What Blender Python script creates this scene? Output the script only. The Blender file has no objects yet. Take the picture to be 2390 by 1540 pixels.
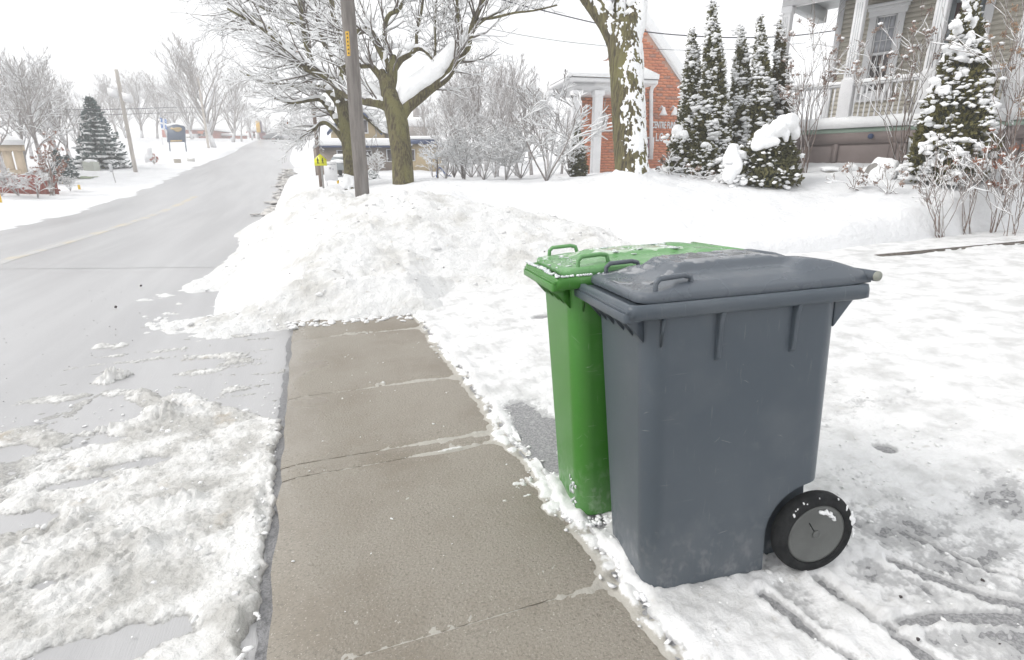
import bpy, bmesh, math, random
import numpy as np
from mathutils import Matrix, Vector
sc = bpy.context.scene
col = sc.collection

# ------------------------------------------------------------------ camera, sky, sun, exposure
F_, PITCH, EYE, YAW = 1250.0, 0.2877, 1.47, 0.3543      # focal length in units of a 2389 wide frame
CX, CY = 1194.5, 770.0
_c, _s, _cp, _sp = math.cos(YAW), math.sin(YAW), math.cos(PITCH), math.sin(PITCH)
FW = np.array([_s*_cp, _c*_cp, -_sp]); RT = np.array([_c, -_s, 0.0]); UP = np.array([_s*_sp, _c*_sp, _cp])
EYEP = np.array([0, 0, EYE])
cam_d = bpy.data.cameras.new('camera'); cam = bpy.data.objects.new('camera', cam_d); col.objects.link(cam)
cam_d.sensor_width = 36; cam_d.lens = F_/2389*36; cam_d.clip_start = 0.05; cam_d.clip_end = 6000
M = Matrix.Identity(4)
for i in range(3):
    M[i][0] = RT[i]; M[i][1] = UP[i]; M[i][2] = -FW[i]; M[i][3] = EYEP[i]
cam.matrix_world = M
sc.camera = cam
SUN_EL, SUN_AZ = math.radians(42), math.radians(-75)     # azimuth from +Y, clockwise; sun veiled, over the road side
world = bpy.data.worlds.new('World'); sc.world = world; world.use_nodes = True
wn, wl = world.node_tree.nodes, world.node_tree.links
wn.clear()
wo = wn.new('ShaderNodeOutputWorld'); bg = wn.new('ShaderNodeBackground'); sky = wn.new('ShaderNodeTexSky')
sky.sky_type = 'NISHITA'; sky.sun_disc = False; sky.sun_elevation = SUN_EL; sky.sun_rotation = SUN_AZ
sky.dust_density = 4; sky.air_density = 1.0
hs = wn.new('ShaderNodeHueSaturation'); hs.inputs['Saturation'].default_value = 0.12
mx = wn.new('ShaderNodeMix'); mx.data_type = 'RGBA'; mx.inputs['Factor'].default_value = 0.86
mx.inputs[7].default_value = (8.6, 8.7, 8.85, 1)        # the even cloud layer
wl.new(sky.outputs[0], hs.inputs['Color']); wl.new(hs.outputs[0], mx.inputs[6]); wl.new(mx.outputs[2], bg.inputs[0])
bg.inputs[1].default_value = 0.105
wl.new(bg.outputs[0], wo.inputs[0])
sun_d = bpy.data.lights.new('sun', 'SUN'); sun = bpy.data.objects.new('sun', sun_d); col.objects.link(sun)
sun_d.energy = 1.3; sun_d.angle = math.radians(22); sun_d.color = (1, 0.97, 0.93)
sdir = Vector((math.sin(SUN_AZ)*math.cos(SUN_EL), math.cos(SUN_AZ)*math.cos(SUN_EL), math.sin(SUN_EL)))
sun.rotation_euler = sdir.to_track_quat('Z', 'Y').to_euler()
sun.location = sdir*60
sc.view_settings.view_transform = 'Standard'; sc.view_settings.look = 'None'
sc.view_settings.exposure = 0.46; sc.view_settings.gamma = 1.0; sc.view_settings.use_curve_mapping = False
sc.render.engine = 'CYCLES'; sc.cycles.max_bounces = 4; sc.cycles.diffuse_bounces = 2; sc.cycles.glossy_bounces = 2
sc.cycles.volume_bounces = 1; sc.cycles.use_adaptive_sampling = True; sc.cycles.adaptive_threshold = 0.03; sc.cycles.use_denoising = True

def ray(x, y): return FW + RT*(x-CX)/F_ + UP*(CY-y)/F_
def at(x, y, d): return EYEP + ray(x, y)*d                # a point at depth d
def onz(x, y, z=0.0):
    r = ray(x, y); return EYEP + r*((z-EYE)/r[2])
def onplane(x, y, P, n):
    r = ray(x, y); return EYEP + r*(np.dot(np.asarray(P)-EYEP, n)/np.dot(r, n))

# ------------------------------------------------------------------ noise
_rs = np.random.RandomState(7)
_perm = _rs.permutation(512); _perm = np.concatenate([_perm, _perm, _perm])
_g2 = _rs.normal(size=(512, 2)); _g2 /= np.linalg.norm(_g2, axis=1)[:, None]
_g3 = _rs.normal(size=(512, 3)); _g3 /= np.linalg.norm(_g3, axis=1)[:, None]
def _fade(t): return t*t*t*(t*(t*6-15)+10)
def n2(x, y):
    x = np.asarray(x, float); y = np.asarray(y, float)
    xi = np.floor(x).astype(int); yi = np.floor(y).astype(int); xf = x-xi; yf = y-yi
    u, v = _fade(xf), _fade(yf)
    def g(a, b):
        h = _perm[(_perm[(xi+a) % 512] + (yi+b)) % 512] % 512
        return _g2[h, 0]*(xf-a) + _g2[h, 1]*(yf-b)
    a = g(0, 0)*(1-u)+g(1, 0)*u; b = g(0, 1)*(1-u)+g(1, 1)*u
    return (a*(1-v)+b*v)*1.5
def n3(x, y, z):
    x, y, z = [np.asarray(q, float) for q in (x, y, z)]
    xi, yi, zi = [np.floor(q).astype(int) for q in (x, y, z)]; xf, yf, zf = x-xi, y-yi, z-zi
    u, v, w = _fade(xf), _fade(yf), _fade(zf); r = 0
    for a in (0, 1):
        for b in (0, 1):
            for c in (0, 1):
                h = _perm[(_perm[(_perm[(xi+a) % 512]+(yi+b)) % 512]+(zi+c)) % 512] % 512
                r = r + (u if a else 1-u)*(v if b else 1-v)*(w if c else 1-w)*(_g3[h, 0]*(xf-a)+_g3[h, 1]*(yf-b)+_g3[h, 2]*(zf-c))
    return r*1.5
def fbm(x, y, o=4, g=.5):
    r = 0; a = 1
    for i in range(o): r = r + a*n2(x*2**i+17.3*i, y*2**i-9.1*i); a *= g
    return r
def worley(x, y, seed=0):
    """cells: distance to the nearest point, to the second nearest, and a random value per cell"""
    x = np.asarray(x, float); y = np.asarray(y, float); xi = np.floor(x).astype(int); yi = np.floor(y).astype(int); a = np.full(x.shape, 9.0); b = a.copy(); r = np.zeros(x.shape)
    for i in (-1, 0, 1):
        for j in (-1, 0, 1):
            h = _perm[(_perm[(xi+i+seed) % 512]+(yi+j)) % 512] % 512; dx = xi+i+.5+.45*_g2[h, 0]-x; dy = yi+j+.5+.45*_g2[h, 1]-y; d = np.sqrt(dx*dx+dy*dy)
            n = d < a; b = np.where(n, a, np.minimum(b, d)); r = np.where(n, h/511., r); a = np.where(n, d, a)
    return a, b, r
def chunks(x, y, seed=0):                                  # broken lumps with crisp edges, about -0.5..0.5
    wx = x+.25*n2(x*1.7, y*1.7+seed); wy = y+.25*n2(x*1.7+9, y*1.7)
    a, b, r = worley(wx, wy, seed); return (r-.5)*sst(.02, .16, b-a)+.25*sst(.0, .25, b-a)-.2
def sst(a, b, t):
    t = np.clip((np.asarray(t, float)-a)/(b-a), 0, 1); return t*t*(3-2*t)

# ------------------------------------------------------------------ mesh helpers
def children_link(o, parent):
    col.objects.link(o)
    if parent is not None: o.parent = parent
class MB:
    def __init__(s): s.v = []; s.f = []; s.n = 0
    def add(s, V, F):
        V = np.asarray(V, float).reshape(-1, 3)
        for A in (F if isinstance(F, list) and isinstance(F[0], np.ndarray) and F[0].ndim == 2 else [F]):
            A = np.asarray(A, int)
            if len(A): s.f.append(A + s.n)
        s.v.append(V); s.n += len(V)
    def box(s, a, b):
        a = np.minimum(a, b) if False else np.asarray(a, float); b = np.asarray(b, float)
        lo, hi = np.minimum(a, b), np.maximum(a, b)
        V = [(lo[0] if i & 1 == 0 else hi[0], lo[1] if i & 2 == 0 else hi[1], lo[2] if i & 4 == 0 else hi[2]) for i in range(8)]
        s.add(V, [(0, 2, 3, 1), (4, 5, 7, 6), (0, 1, 5, 4), (2, 6, 7, 3), (0, 4, 6, 2), (1, 3, 7, 5)])
    def obox(s, o, ux, uy, uz):                           # box from a corner and three edge vectors
        o, ux, uy, uz = [np.asarray(q, float) for q in (o, ux, uy, uz)]
        V = [o+ux*(i & 1)+uy*((i >> 1) & 1)+uz*((i >> 2) & 1) for i in range(8)]
        F = [(0, 2, 3, 1), (4, 5, 7, 6), (0, 1, 5, 4), (2, 6, 7, 3), (0, 4, 6, 2), (1, 3, 7, 5)]
        if np.dot(np.cross(ux, uy), uz) < 0: F = [f[::-1] for f in F]
        s.add(V, F)
    def tube(s, pts, rad, k=6, cap=True):
        P = np.asarray(pts, float); R = np.asarray(rad, float)*np.ones(len(P)); n = len(P)
        T = np.gradient(P, axis=0); T /= np.linalg.norm(T, axis=1)[:, None]+1e-9
        m = T.mean(0); ref = np.array([1., 0, 0]) if abs(m[0]) < .6*np.linalg.norm(m)+1e-9 else np.array([0, 1., 0])
        A = np.cross(T, ref); A /= np.linalg.norm(A, axis=1)[:, None]+1e-9; B = np.cross(T, A)
        th = np.arange(k)*2*np.pi/k
        V = P[:, None]+R[:, None, None]*(A[:, None]*np.cos(th)[None, :, None]+B[:, None]*np.sin(th)[None, :, None])
        i = np.arange(n-1)[:, None]*k; j = np.arange(k)[None]; j2 = (j+1) % k
        Fq = np.stack([i+j, i+j2, i+k+j2, i+k+j], -1).reshape(-1, 4)
        fl = [Fq]
        if cap:
            fl.append(np.array([list(range(k))[::-1]])); fl.append(np.array([[(n-1)*k+q for q in range(k)]]))
        s.add(V.reshape(-1, 3), fl)
    def grid(s, V):                                       # V: (a, b, 3)
        a, b = V.shape[:2]; i = np.arange(a-1)[:, None]*b; j = np.arange(b-1)[None]
        s.add(V.reshape(-1, 3), np.stack([i+j, i+b+j, i+b+j+1, i+j+1], -1).reshape(-1, 4))
    def loft(s, loops, cap=True):                         # closed loops of equal length
        L = np.asarray(loops, float); n, k = L.shape[:2]
        i = np.arange(n-1)[:, None]*k; j = np.arange(k)[None]; j2 = (j+1) % k
        fl = [np.stack([i+j, i+j2, i+k+j2, i+k+j], -1).reshape(-1, 4)]
        if cap: fl += [np.array([list(range(k))[::-1]]), np.array([[(n-1)*k+q for q in range(k)]])]
        s.add(L.reshape(-1, 3), fl)
    def prism(s, poly, d):                                # polygon (n,3) extruded by d
        P = np.asarray(poly, float); s.loft([P, P+np.asarray(d, float)])
    def build(s, name, mat, parent=None, smooth=False, loc=None, bevel=0, thick=None):
        V = np.concatenate(s.v) if s.v else np.zeros((0, 3))
        if loc is not None: V = V - np.asarray(loc, float)
        me = bpy.data.meshes.new(name)
        nl = sum(A.size for A in s.f); nf = sum(len(A) for A in s.f)
        me.vertices.add(len(V)); me.vertices.foreach_set('co', V.astype(np.float32).ravel())
        me.loops.add(nl); me.polygons.add(nf)
        me.loops.foreach_set('vertex_index', np.concatenate([A.ravel() for A in s.f]).astype(np.int32))
        tot = np.concatenate([np.full(len(A), A.shape[1]) for A in s.f]).astype(np.int32)
        st = np.concatenate([[0], np.cumsum(tot)[:-1]]).astype(np.int32)
        me.polygons.foreach_set('loop_start', st); me.polygons.foreach_set('loop_total', tot)
        if smooth: me.polygons.foreach_set('use_smooth', np.ones(nf, bool))
        me.update(calc_edges=True)
        if thick is not None: me.attributes.new('thick', 'FLOAT', 'POINT').data.foreach_set('value', np.asarray(thick, np.float32).ravel())
        if mat is not None: me.materials.append(mat)
        o = bpy.data.objects.new(name, me); children_link(o, parent)
        if bevel:
            b = o.modifiers.new('bevel', 'BEVEL'); b.width = bevel; b.segments = 2; b.limit_method = 'ANGLE'
        return o
def tag(o, label=None, cat=None, group=None, kind=None):
    for k, v in (('label', label), ('category', cat), ('group', group), ('kind', kind)):
        if v: o[k] = v
    return o
def empty(name, loc=(0, 0, 0), mat=None):
    o = bpy.data.objects.new(name, None); col.objects.link(o); o.empty_display_size = .2
    if mat is not None: o.matrix_world = mat
    else: o.location = Vector([float(q) for q in loc])
    return o
def thing(name, label, cat, loc=(0, 0, 0), group=None, mat=None):
    return tag(empty(name, loc, mat), label, cat, group)
def copy_tree(root, loc, rz=0, sc_=1.0, label=None, group=None):
    r = root.copy(); col.objects.link(r); r.location = Vector([float(q) for q in loc]); r.rotation_euler = (0, 0, rz)
    r.scale = (sc_, sc_, sc_) if np.isscalar(sc_) else sc_
    if label: r['label'] = label
    if group: r['group'] = group
    for ch in root.children:
        c = ch.copy(); col.objects.link(c); c.parent = r
        for g in ch.children:
            d = g.copy(); col.objects.link(d); d.parent = c
    return r
def share(name, me, parent, loc, rot=None):
    o = bpy.data.objects.new(name, me); children_link(o, parent); o.location = Vector([float(q) for q in loc])
    if rot: o.rotation_euler = rot
    return o

def ico(sub):
    bm = bmesh.new(); bmesh.ops.create_icosphere(bm, subdivisions=sub, radius=1)
    V = np.array([v.co[:] for v in bm.verts]); F = np.array([[v.index for v in f.verts] for f in bm.faces]); bm.free(); return V, F
ICO1, ICO2, ICO3 = ico(1), ico(2), ico(3)
def blob(mb, c, r, rng, base=ICO1, rough=.25, flat=True):
    V, F = base; r = np.asarray(r, float)*np.ones(3)
    q = rng.uniform(0, 50, 3)
    D = 1+rough*n3(V[:, 0]*1.3+q[0], V[:, 1]*1.3+q[1], V[:, 2]*1.3+q[2])*1.6
    W = V*D[:, None]*r
    a = rng.uniform(0, 6.28); ca, sa = math.cos(a), math.sin(a)
    W = np.stack([W[:, 0]*ca-W[:, 1]*sa, W[:, 0]*sa+W[:, 1]*ca, W[:, 2]], -1)
    mb.add(W+np.asarray(c), F)

def remeshed(mb, name, m, parent=None, loc=None, voxel=.03, smooth_it=4, lump=.0):
    """merge overlapping lumps into one continuous skin of snow"""
    o = mb.build(name, m, parent, loc=loc)
    r = o.modifiers.new('r', 'REMESH'); r.mode = 'VOXEL'; r.voxel_size = voxel
    q = o.modifiers.new('s', 'SMOOTH'); q.iterations = smooth_it; q.factor = .5
    dg = bpy.context.evaluated_depsgraph_get(); dg.update(); me = bpy.data.meshes.new_from_object(o.evaluated_get(dg)); o.modifiers.clear(); old = o.data; o.data = me; me.name = name; bpy.data.meshes.remove(old)
    n = len(me.vertices); V = np.empty(n*3, np.float32); me.vertices.foreach_get('co', V); V = V.reshape(-1, 3).astype(float)
    if lump:
        k = .5/voxel; N = np.empty(n*3, np.float32); me.vertices.foreach_get('normal', N); N = N.reshape(-1, 3)
        V = V+N*(lump*(n3(V[:, 0]*k*.35, V[:, 1]*k*.35, V[:, 2]*k*.35)+.5*n3(V[:, 0]*k+7, V[:, 1]*k, V[:, 2]*k)))[:, None]
        me.vertices.foreach_set('co', V.astype(np.float32).ravel()); me.update()
    me.polygons.foreach_set('use_smooth', np.ones(len(me.polygons), bool))
    if not me.materials: me.materials.append(m)
    return o

# ------------------------------------------------------------------ materials
MATS = {}
def mat(name, c1, c2=None, scale=5.0, rough=.7, bump=0.0, bscale=20.0, detail=6, contrast=(.35, .65), spec=.5, rough2=None, coord='Object', stretch=None, c3=None, s3=2.0, c3r=(.6, .75), metal=0):
    m = bpy.data.materials.new(name); m.use_nodes = True; nt = m.node_tree; N, Lk = nt.nodes, nt.links
    b = N['Principled BSDF']; b.inputs['Roughness'].default_value = rough; b.inputs['Specular IOR Level'].default_value = spec
    b.inputs['Base Color'].default_value = (*c1, 1); b.inputs['Metallic'].default_value = metal
    tc = N.new('ShaderNodeTexCoord'); src = tc.outputs[coord]
    if coord == 'World': pass
    if stretch:
        mp = N.new('ShaderNodeMapping'); mp.inputs['Scale'].default_value = stretch; Lk.new(src, mp.inputs[0]); src = mp.outputs[0]
    def noise(s, d=detail):
        t = N.new('ShaderNodeTexNoise'); t.inputs['Scale'].default_value = s; t.inputs['Detail'].default_value = d; t.inputs['Roughness'].default_value = .6
        Lk.new(src, t.inputs['Vector']); return t.outputs['Fac']
    def ramp(fac, lo, hi):
        r = N.new('ShaderNodeMapRange'); r.interpolation_type = 'SMOOTHSTEP'; r.inputs['From Min'].default_value = lo; r.inputs['From Max'].default_value = hi
        Lk.new(fac, r.inputs['Value']); return r.outputs['Result']
    cur = None
    if c2 is not None:
        f = ramp(noise(scale), *contrast)
        x = N.new('ShaderNodeMix'); x.data_type = 'RGBA'; Lk.new(f, x.inputs[0]); x.inputs[6].default_value = (*c1, 1); x.inputs[7].default_value = (*c2, 1)
        cur = x.outputs[2]
        if rough2 is not None:
            y = N.new('ShaderNodeMix'); y.data_type = 'FLOAT'; Lk.new(f, y.inputs[0]); y.inputs[2].default_value = rough; y.inputs[3].default_value = rough2
            Lk.new(y.outputs[0], b.inputs['Roughness'])
    if c3 is not None:
        f = ramp(noise(s3), *c3r)
        x = N.new('ShaderNodeMix'); x.data_type = 'RGBA'; Lk.new(f, x.inputs[0])
        if cur is not None: Lk.new(cur, x.inputs[6])
        else: x.inputs[6].default_value = (*c1, 1)
        x.inputs[7].default_value = (*c3, 1); cur = x.outputs[2]
    if cur is not None: Lk.new(cur, b.inputs['Base Color'])
    if bump:
        bp = N.new('ShaderNodeBump'); bp.inputs['Strength'].default_value = 1.0; bp.inputs['Distance'].default_value = bump
        Lk.new(noise(bscale, 8), bp.inputs['Height']); Lk.new(bp.outputs[0], b.inputs['Normal'])
    MATS[name] = m; return m
def snow_on_top(m, lo=.25, hi=.6, nscale=8.0, namp=.5, snowc=(.88, .89, .91)):
    """snow lying on faces that look up (real cover, not light): mixes a snow shader over material m by world normal and noise"""
    nt = m.node_tree; N, Lk = nt.nodes, nt.links; b = N['Principled BSDF']; out = [n for n in N if n.type == 'OUTPUT_MATERIAL'][0]
    g = N.new('ShaderNodeNewGeometry'); sx = N.new('ShaderNodeSeparateXYZ'); Lk.new(g.outputs['True Normal'], sx.inputs[0])
    t = N.new('ShaderNodeTexNoise'); t.inputs['Scale'].default_value = nscale; Lk.new(g.outputs['Position'], t.inputs['Vector'])
    ma = N.new('ShaderNodeMath'); ma.operation = 'MULTIPLY_ADD'; ma.inputs[1].default_value = namp; Lk.new(t.outputs['Fac'], ma.inputs[0]); Lk.new(sx.outputs[2], ma.inputs[2])
    r = N.new('ShaderNodeMapRange'); r.inputs['From Min'].default_value = lo+namp*.5; r.inputs['From Max'].default_value = hi+namp*.5; Lk.new(ma.outputs[0], r.inputs['Value'])
    s = N.new('ShaderNodeBsdfPrincipled'); s.inputs['Base Color'].default_value = (*snowc, 1); s.inputs['Roughness'].default_value = .8; s.inputs['Specular IOR Level'].default_value = .2
    mxs = N.new('ShaderNodeMixShader'); Lk.new(r.outputs[0], mxs.inputs[0]); Lk.new(b.outputs[0], mxs.inputs[1]); Lk.new(s.outputs[0], mxs.inputs[2]); Lk.new(mxs.outputs[0], out.inputs[0])
    return m
SNOW = mat('snow', (.88, .885, .895), (.83, .835, .845), 6, .85, .012, 30, spec=.2)
SNOWF = mat('fresh_snow', (.92, .925, .93), (.89, .895, .90), 10, .85, .01, 25, spec=.2)
SNOWLAWN = mat('lawn_snow', (.775, .78, .79), (.715, .72, .73), 1.1, .9, .05, 6, contrast=(.4, .75), spec=.15, c3=(.68, .68, .68), s3=9, c3r=(.62, .72))
BANK = mat('plowed_snow', (.785, .785, .78), (.60, .59, .565), 1.6, .85, .035, 18, contrast=(.45, .72), spec=.2, c3=(.60, .565, .51), s3=9, c3r=(.60, .78))
CRUMB = mat('snow_crumb', (.86, .86, .86), (.68, .68, .675), 9, .6, .004, 60, contrast=(.4, .7), spec=.3)
def thin_mix(m, under, lo, hi, r_under=.3):
    """where the layer is thin the wet ground shows through: mixes by the real thickness stored on the mesh"""
    nt = m.node_tree; N, Lk = nt.nodes, nt.links; b = N['Principled BSDF']; src = b.inputs['Base Color'].links[0].from_socket
    at_ = N.new('ShaderNodeAttribute'); at_.attribute_name = 'thick'; at_.attribute_type = 'GEOMETRY'
    t = N.new('ShaderNodeTexNoise'); t.inputs['Scale'].default_value = 70; t.inputs['Detail'].default_value = 4
    tc = N.new('ShaderNodeTexCoord'); Lk.new(tc.outputs['Object'], t.inputs['Vector'])
    ma = N.new('ShaderNodeMath'); ma.operation = 'MULTIPLY_ADD'; ma.inputs[1].default_value = (hi-lo)*1.6; Lk.new(t.outputs['Fac'], ma.inputs[0]); Lk.new(at_.outputs['Fac'], ma.inputs[2])
    r = N.new('ShaderNodeMapRange'); r.interpolation_type = 'SMOOTHSTEP'; r.inputs['From Min'].default_value = lo+(hi-lo)*.8; r.inputs['From Max'].default_value = hi+(hi-lo)*.8; Lk.new(ma.outputs[0], r.inputs['Value'])
    x = N.new('ShaderNodeMix'); x.data_type = 'RGBA'; Lk.new(r.outputs[0], x.inputs[0]); x.inputs[6].default_value = (*under, 1); Lk.new(src, x.inputs[7]); Lk.new(x.outputs[2], b.inputs['Base Color'])
    return m
PACK = thin_mix(mat('packed_snow', (.765, .765, .765), (.56, .56, .555), 4.5, .55, .008, 40, contrast=(.42, .70), spec=.3, c3=(.60, .59, .57), s3=16, c3r=(.60, .72)), (.44, .44, .442), -.001, .011)
SLUSH = thin_mix(mat('slush', (.82, .815, .80), (.52, .51, .485), 3.2, .35, .009, 90, contrast=(.40, .62), spec=.5, rough2=.2, c3=(.46, .41, .34), s3=2.3, c3r=(.58, .72)), (.33, .325, .315), -.003, .018)
ASPH = mat('wet_asphalt', (.17, .17, .175), (.27, .27, .28), 120, .42, .003, 240, spec=.5, contrast=(.4, .6), c3=(.42, .42, .43), s3=3, c3r=(.55, .7))
BARK = mat('mossy_bark', (.20, .175, .085), (.075, .06, .038), 26, .9, .09, 30, stretch=(1, 1, .13), contrast=(.38, .62), c3=(.215, .20, .085), s3=3.5, c3r=(.48, .66))
TWIG = snow_on_top(mat('grey_twig', (.16, .135, .12), (.10, .083, .072), 4, .9), .1, .5)
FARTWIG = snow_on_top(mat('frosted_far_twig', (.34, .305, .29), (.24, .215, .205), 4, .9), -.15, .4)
WHITE = mat('white_paint', (.84, .84, .85), (.79, .79, .80), 3, .45)
NAVY = mat('navy_trim', (.035, .06, .14), None, rough=.5)

# ------------------------------------------------------------------ terrain
_ky = [-400, 14, 22, 30, 43, 60, 90, 122, 140, 165, 4000]; _kz = [0, 0, .05, .36, 1.42, 2.75, 5.1, 7.6, 8.5, 8.8, 8.9]
def zr(y):
    y = np.asarray(y, float); d = 3.0
    return sum(np.interp(y+k*d, _ky, _kz) for k in (-1, -.5, 0, .5, 1))/5
def zdrive(x): return .0443*(np.clip(x, .93, 11)-.93)
def ylawn(x): return 6.06-.13*(np.asarray(x, float)-1.2)
class TPS:
    def __init__(s, P, Z, lam=1e-3):
        s.P = P = np.asarray(P, float); n = len(P); Z = np.asarray(Z, float)
        K = s.k(P, P)+lam*np.eye(n); A = np.zeros((n+3, n+3)); A[:n, :n] = K; A[:n, n] = 1; A[:n, n+1:] = P; A[n:, :n] = A[:n, n:].T
        s.w = np.linalg.solve(A, np.concatenate([Z, [0, 0, 0]]))
    def k(s, A, B):
        d = ((A[:, None]-B[None])**2).sum(-1); return np.where(d > 1e-12, .5*d*np.log(d+1e-12), 0)
    def __call__(s, x, y):
        x, y = np.broadcast_arrays(np.asarray(x, float), np.asarray(y, float)); Q = np.stack([x.ravel(), y.ravel()], -1)
        r = np.concatenate([s.k(q, s.P)@s.w[:-3]+s.w[-3]+q@s.w[-2:] for q in np.array_split(Q, max(1, len(Q)//20000))])
        return r.reshape(x.shape)
_tp = [(1940, 592, 7.8), (2389, 575, 8.0), (1700, 570, 8.2), (1450, 548, 8.6), (1465, 434, 11), (1640, 405, 12.3), (1790, 440, 10.8), (2000, 470, 9.7),
       (2200, 492, 9.0), (2389, 478, 9.0), (1870, 392, 13.2), (2100, 385, 11.6), (2389, 395, 10.3), (1275, 434, 15), (1150, 428, 18), (1000, 424, 20), (1340, 416, 20),
       (1420, 410, 24), (980, 398, 34), (1150, 408, 34), (940, 437, 14), (845, 464, 10), (812, 444, 17), (755, 443, 18), (705, 405, 42), (724, 440, 22),
       (60, 462, 24), (3, 481, 22), (190, 461, 27), (320, 419, 36), (212, 417, 36), (250, 409, 38), (272, 444, 30), (410, 388, 45), (415, 356, 58), (378, 337, 75),
       (500, 351, 75), (500, 329, 110), (590, 345, 80), (1250, 545, 9.2), (1050, 470, 11.5), (900, 480, 11)]
_T = np.array([at(*p) for p in _tp])
_ex = [(3.0, 6.2, .18), (1.6, 6.6, .25), (14, 4.6, .75), (20, 10, 2.4), (30, 30, 3), (40, 70, 5.6), (20, 130, 8.6), (-40, 130, 8.6), (-60, 60, 4), (-40, 20, 1.2), (-9, 10, .2), (-14, 6, .3), (60, 0, 2.5), (-60, 0, .8), (-.6, 12, .25), (-.6, 20, .35), (0, 60, 3.2), (0, 90, 5.5)]
_T = np.vstack([_T, _ex])
_tps = TPS(_T[:, :2]/10, _T[:, 2]-zr(_T[:, 1]), 2e-3)
def delta(x, y):
    x = np.asarray(x, float); y = np.asarray(y, float)
    d = np.clip(_tps(np.clip(x, -60, 60)/10, np.clip(y, 0, 130)/10), -.15, 3)
    return d
def ground(x, y):
    """snow surface height away from the road, the walk and the driveway"""
    x = np.asarray(x, float); y = np.asarray(y, float)
    m = np.maximum(sst(-1.5, -.7, x)*sst(5.6, 6.2, y), sst(-7.1, -7.9, x))
    m = np.where(x > -.7, m*sst(ylawn(x)-.04, ylawn(x)+.22, y), m)
    side = delta(x, y)-.32*sst(5.2, 3.6, x)*sst(13, 10.5, y)*sst(-3, -2, x)+.10+.05*fbm(x*.6, y*.6, 3)+.02*fbm(x*2.5, y*2.5, 3)
    return zr(y)-.16+m*(side+.16)
def axis(segs):
    out = []
    for a, b, s in segs: out += list(np.arange(a, b, s))
    return np.array(out+[segs[-1][1]])
gx = axis([(-3000, -400, 400), (-400, -60, 30), (-60, -20, 2.5), (-20, -8.5, .6), (-8.5, -6.6, .15), (-6.6, -2, 1.0), (-2, 12, .12), (12, 20, .5), (20, 60, 2.5), (60, 400, 30), (400, 3000, 400)])
gy = axis([(-400, -20, 60), (-20, 4, 2), (4, 12, .11), (12, 20, .25), (20, 50, .7), (50, 170, 3), (170, 500, 30), (500, 3500, 500)])
X, Y = np.meshgrid(gx, gy, indexing='ij')
mb = MB(); mb.grid(np.stack([X, Y, ground(X, Y)], -1))
tag(mb.build('snow_ground', SNOWLAWN, smooth=True), kind='structure')
def gz(x, y): return float(ground(np.array([x]), np.array([y]))[0])
def base(px, py, d):                                       # the spot on the snow under a point at that depth
    p = at(px, py, d); p[2] = gz(p[0], p[1]); return p

# road
ROAD = mat('wet_salted_road', (.42, .418, .425), (.365, .363, .368), .5, .42, .0018, 150, contrast=(.3, .75), spec=.5, rough2=.3, stretch=(1, .06, 1), c3=(.46, .458, .462), s3=1.6, c3r=(.38, .70))
rx = axis([(-8.0, -.276, .35)]); ry = axis([(-6, 20, .8), (20, 170, 2)])
X, Y = np.meshgrid(rx, ry, indexing='ij')
mb = MB(); mb.grid(np.stack([X, Y, zr(Y)-.03-.008*np.abs(X+4.3)], -1)); road = tag(mb.build('road', ROAD, smooth=True), kind='structure')
# darker traffic lane beyond the transverse seam, seam and sandy centre line
mb = MB()
ys = np.arange(4, 30, .4); xs = -5.25+.25*np.sin(ys*.05)
V = np.stack([np.stack([xs-.13+.05*n2(ys*1.3, ys*0), ys, zr(ys)-.026-.008*np.abs(xs+4.3)], -1), np.stack([xs+.13+.05*n2(ys*1.1, ys*0+5), ys, zr(ys)-.026-.008*np.abs(xs+4.3)], -1)], 1)
mb.grid(V[:, ::-1]); mb.build('centre_line', mat('worn_yellow_line', (.54, .49, .40), (.47, .465, .46), 1.0, .6, contrast=(.38, .55)), road)
mb = MB(); xs = np.linspace(-7.6, -1.2, 30); y0 = 9.98-.02*xs*0+.05*n2(xs, xs*0)+(-xs-1.7)*.27
V = np.stack([np.stack([xs, y0, 0*xs-.026-.008*np.abs(xs+4.3)], -1), np.stack([xs, y0+.022, 0*xs-.026-.008*np.abs(xs+4.3)], -1)], 1); mb.grid(V)
mb.build('road_seam', mat('tar_seam', (.37, .37, .375), None, rough=.5), road)
mb = MB(); ys = np.arange(-2, 6, .05); w_ = .035+.03*n2(ys*2.3, ys*0)+.02*n2(ys*9, ys*0+4)
mb.grid(np.stack([np.stack([-.278-w_, ys, 0*ys-.055], -1), np.stack([0*ys-.235, ys, 0*ys-.051], -1)], 1)[:, ::-1]); tag(mb.build('gutter', ASPH, smooth=True), kind='structure')
GRIT = mat('dark_grit', (.06, .05, .05), None, rough=.8)

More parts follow.
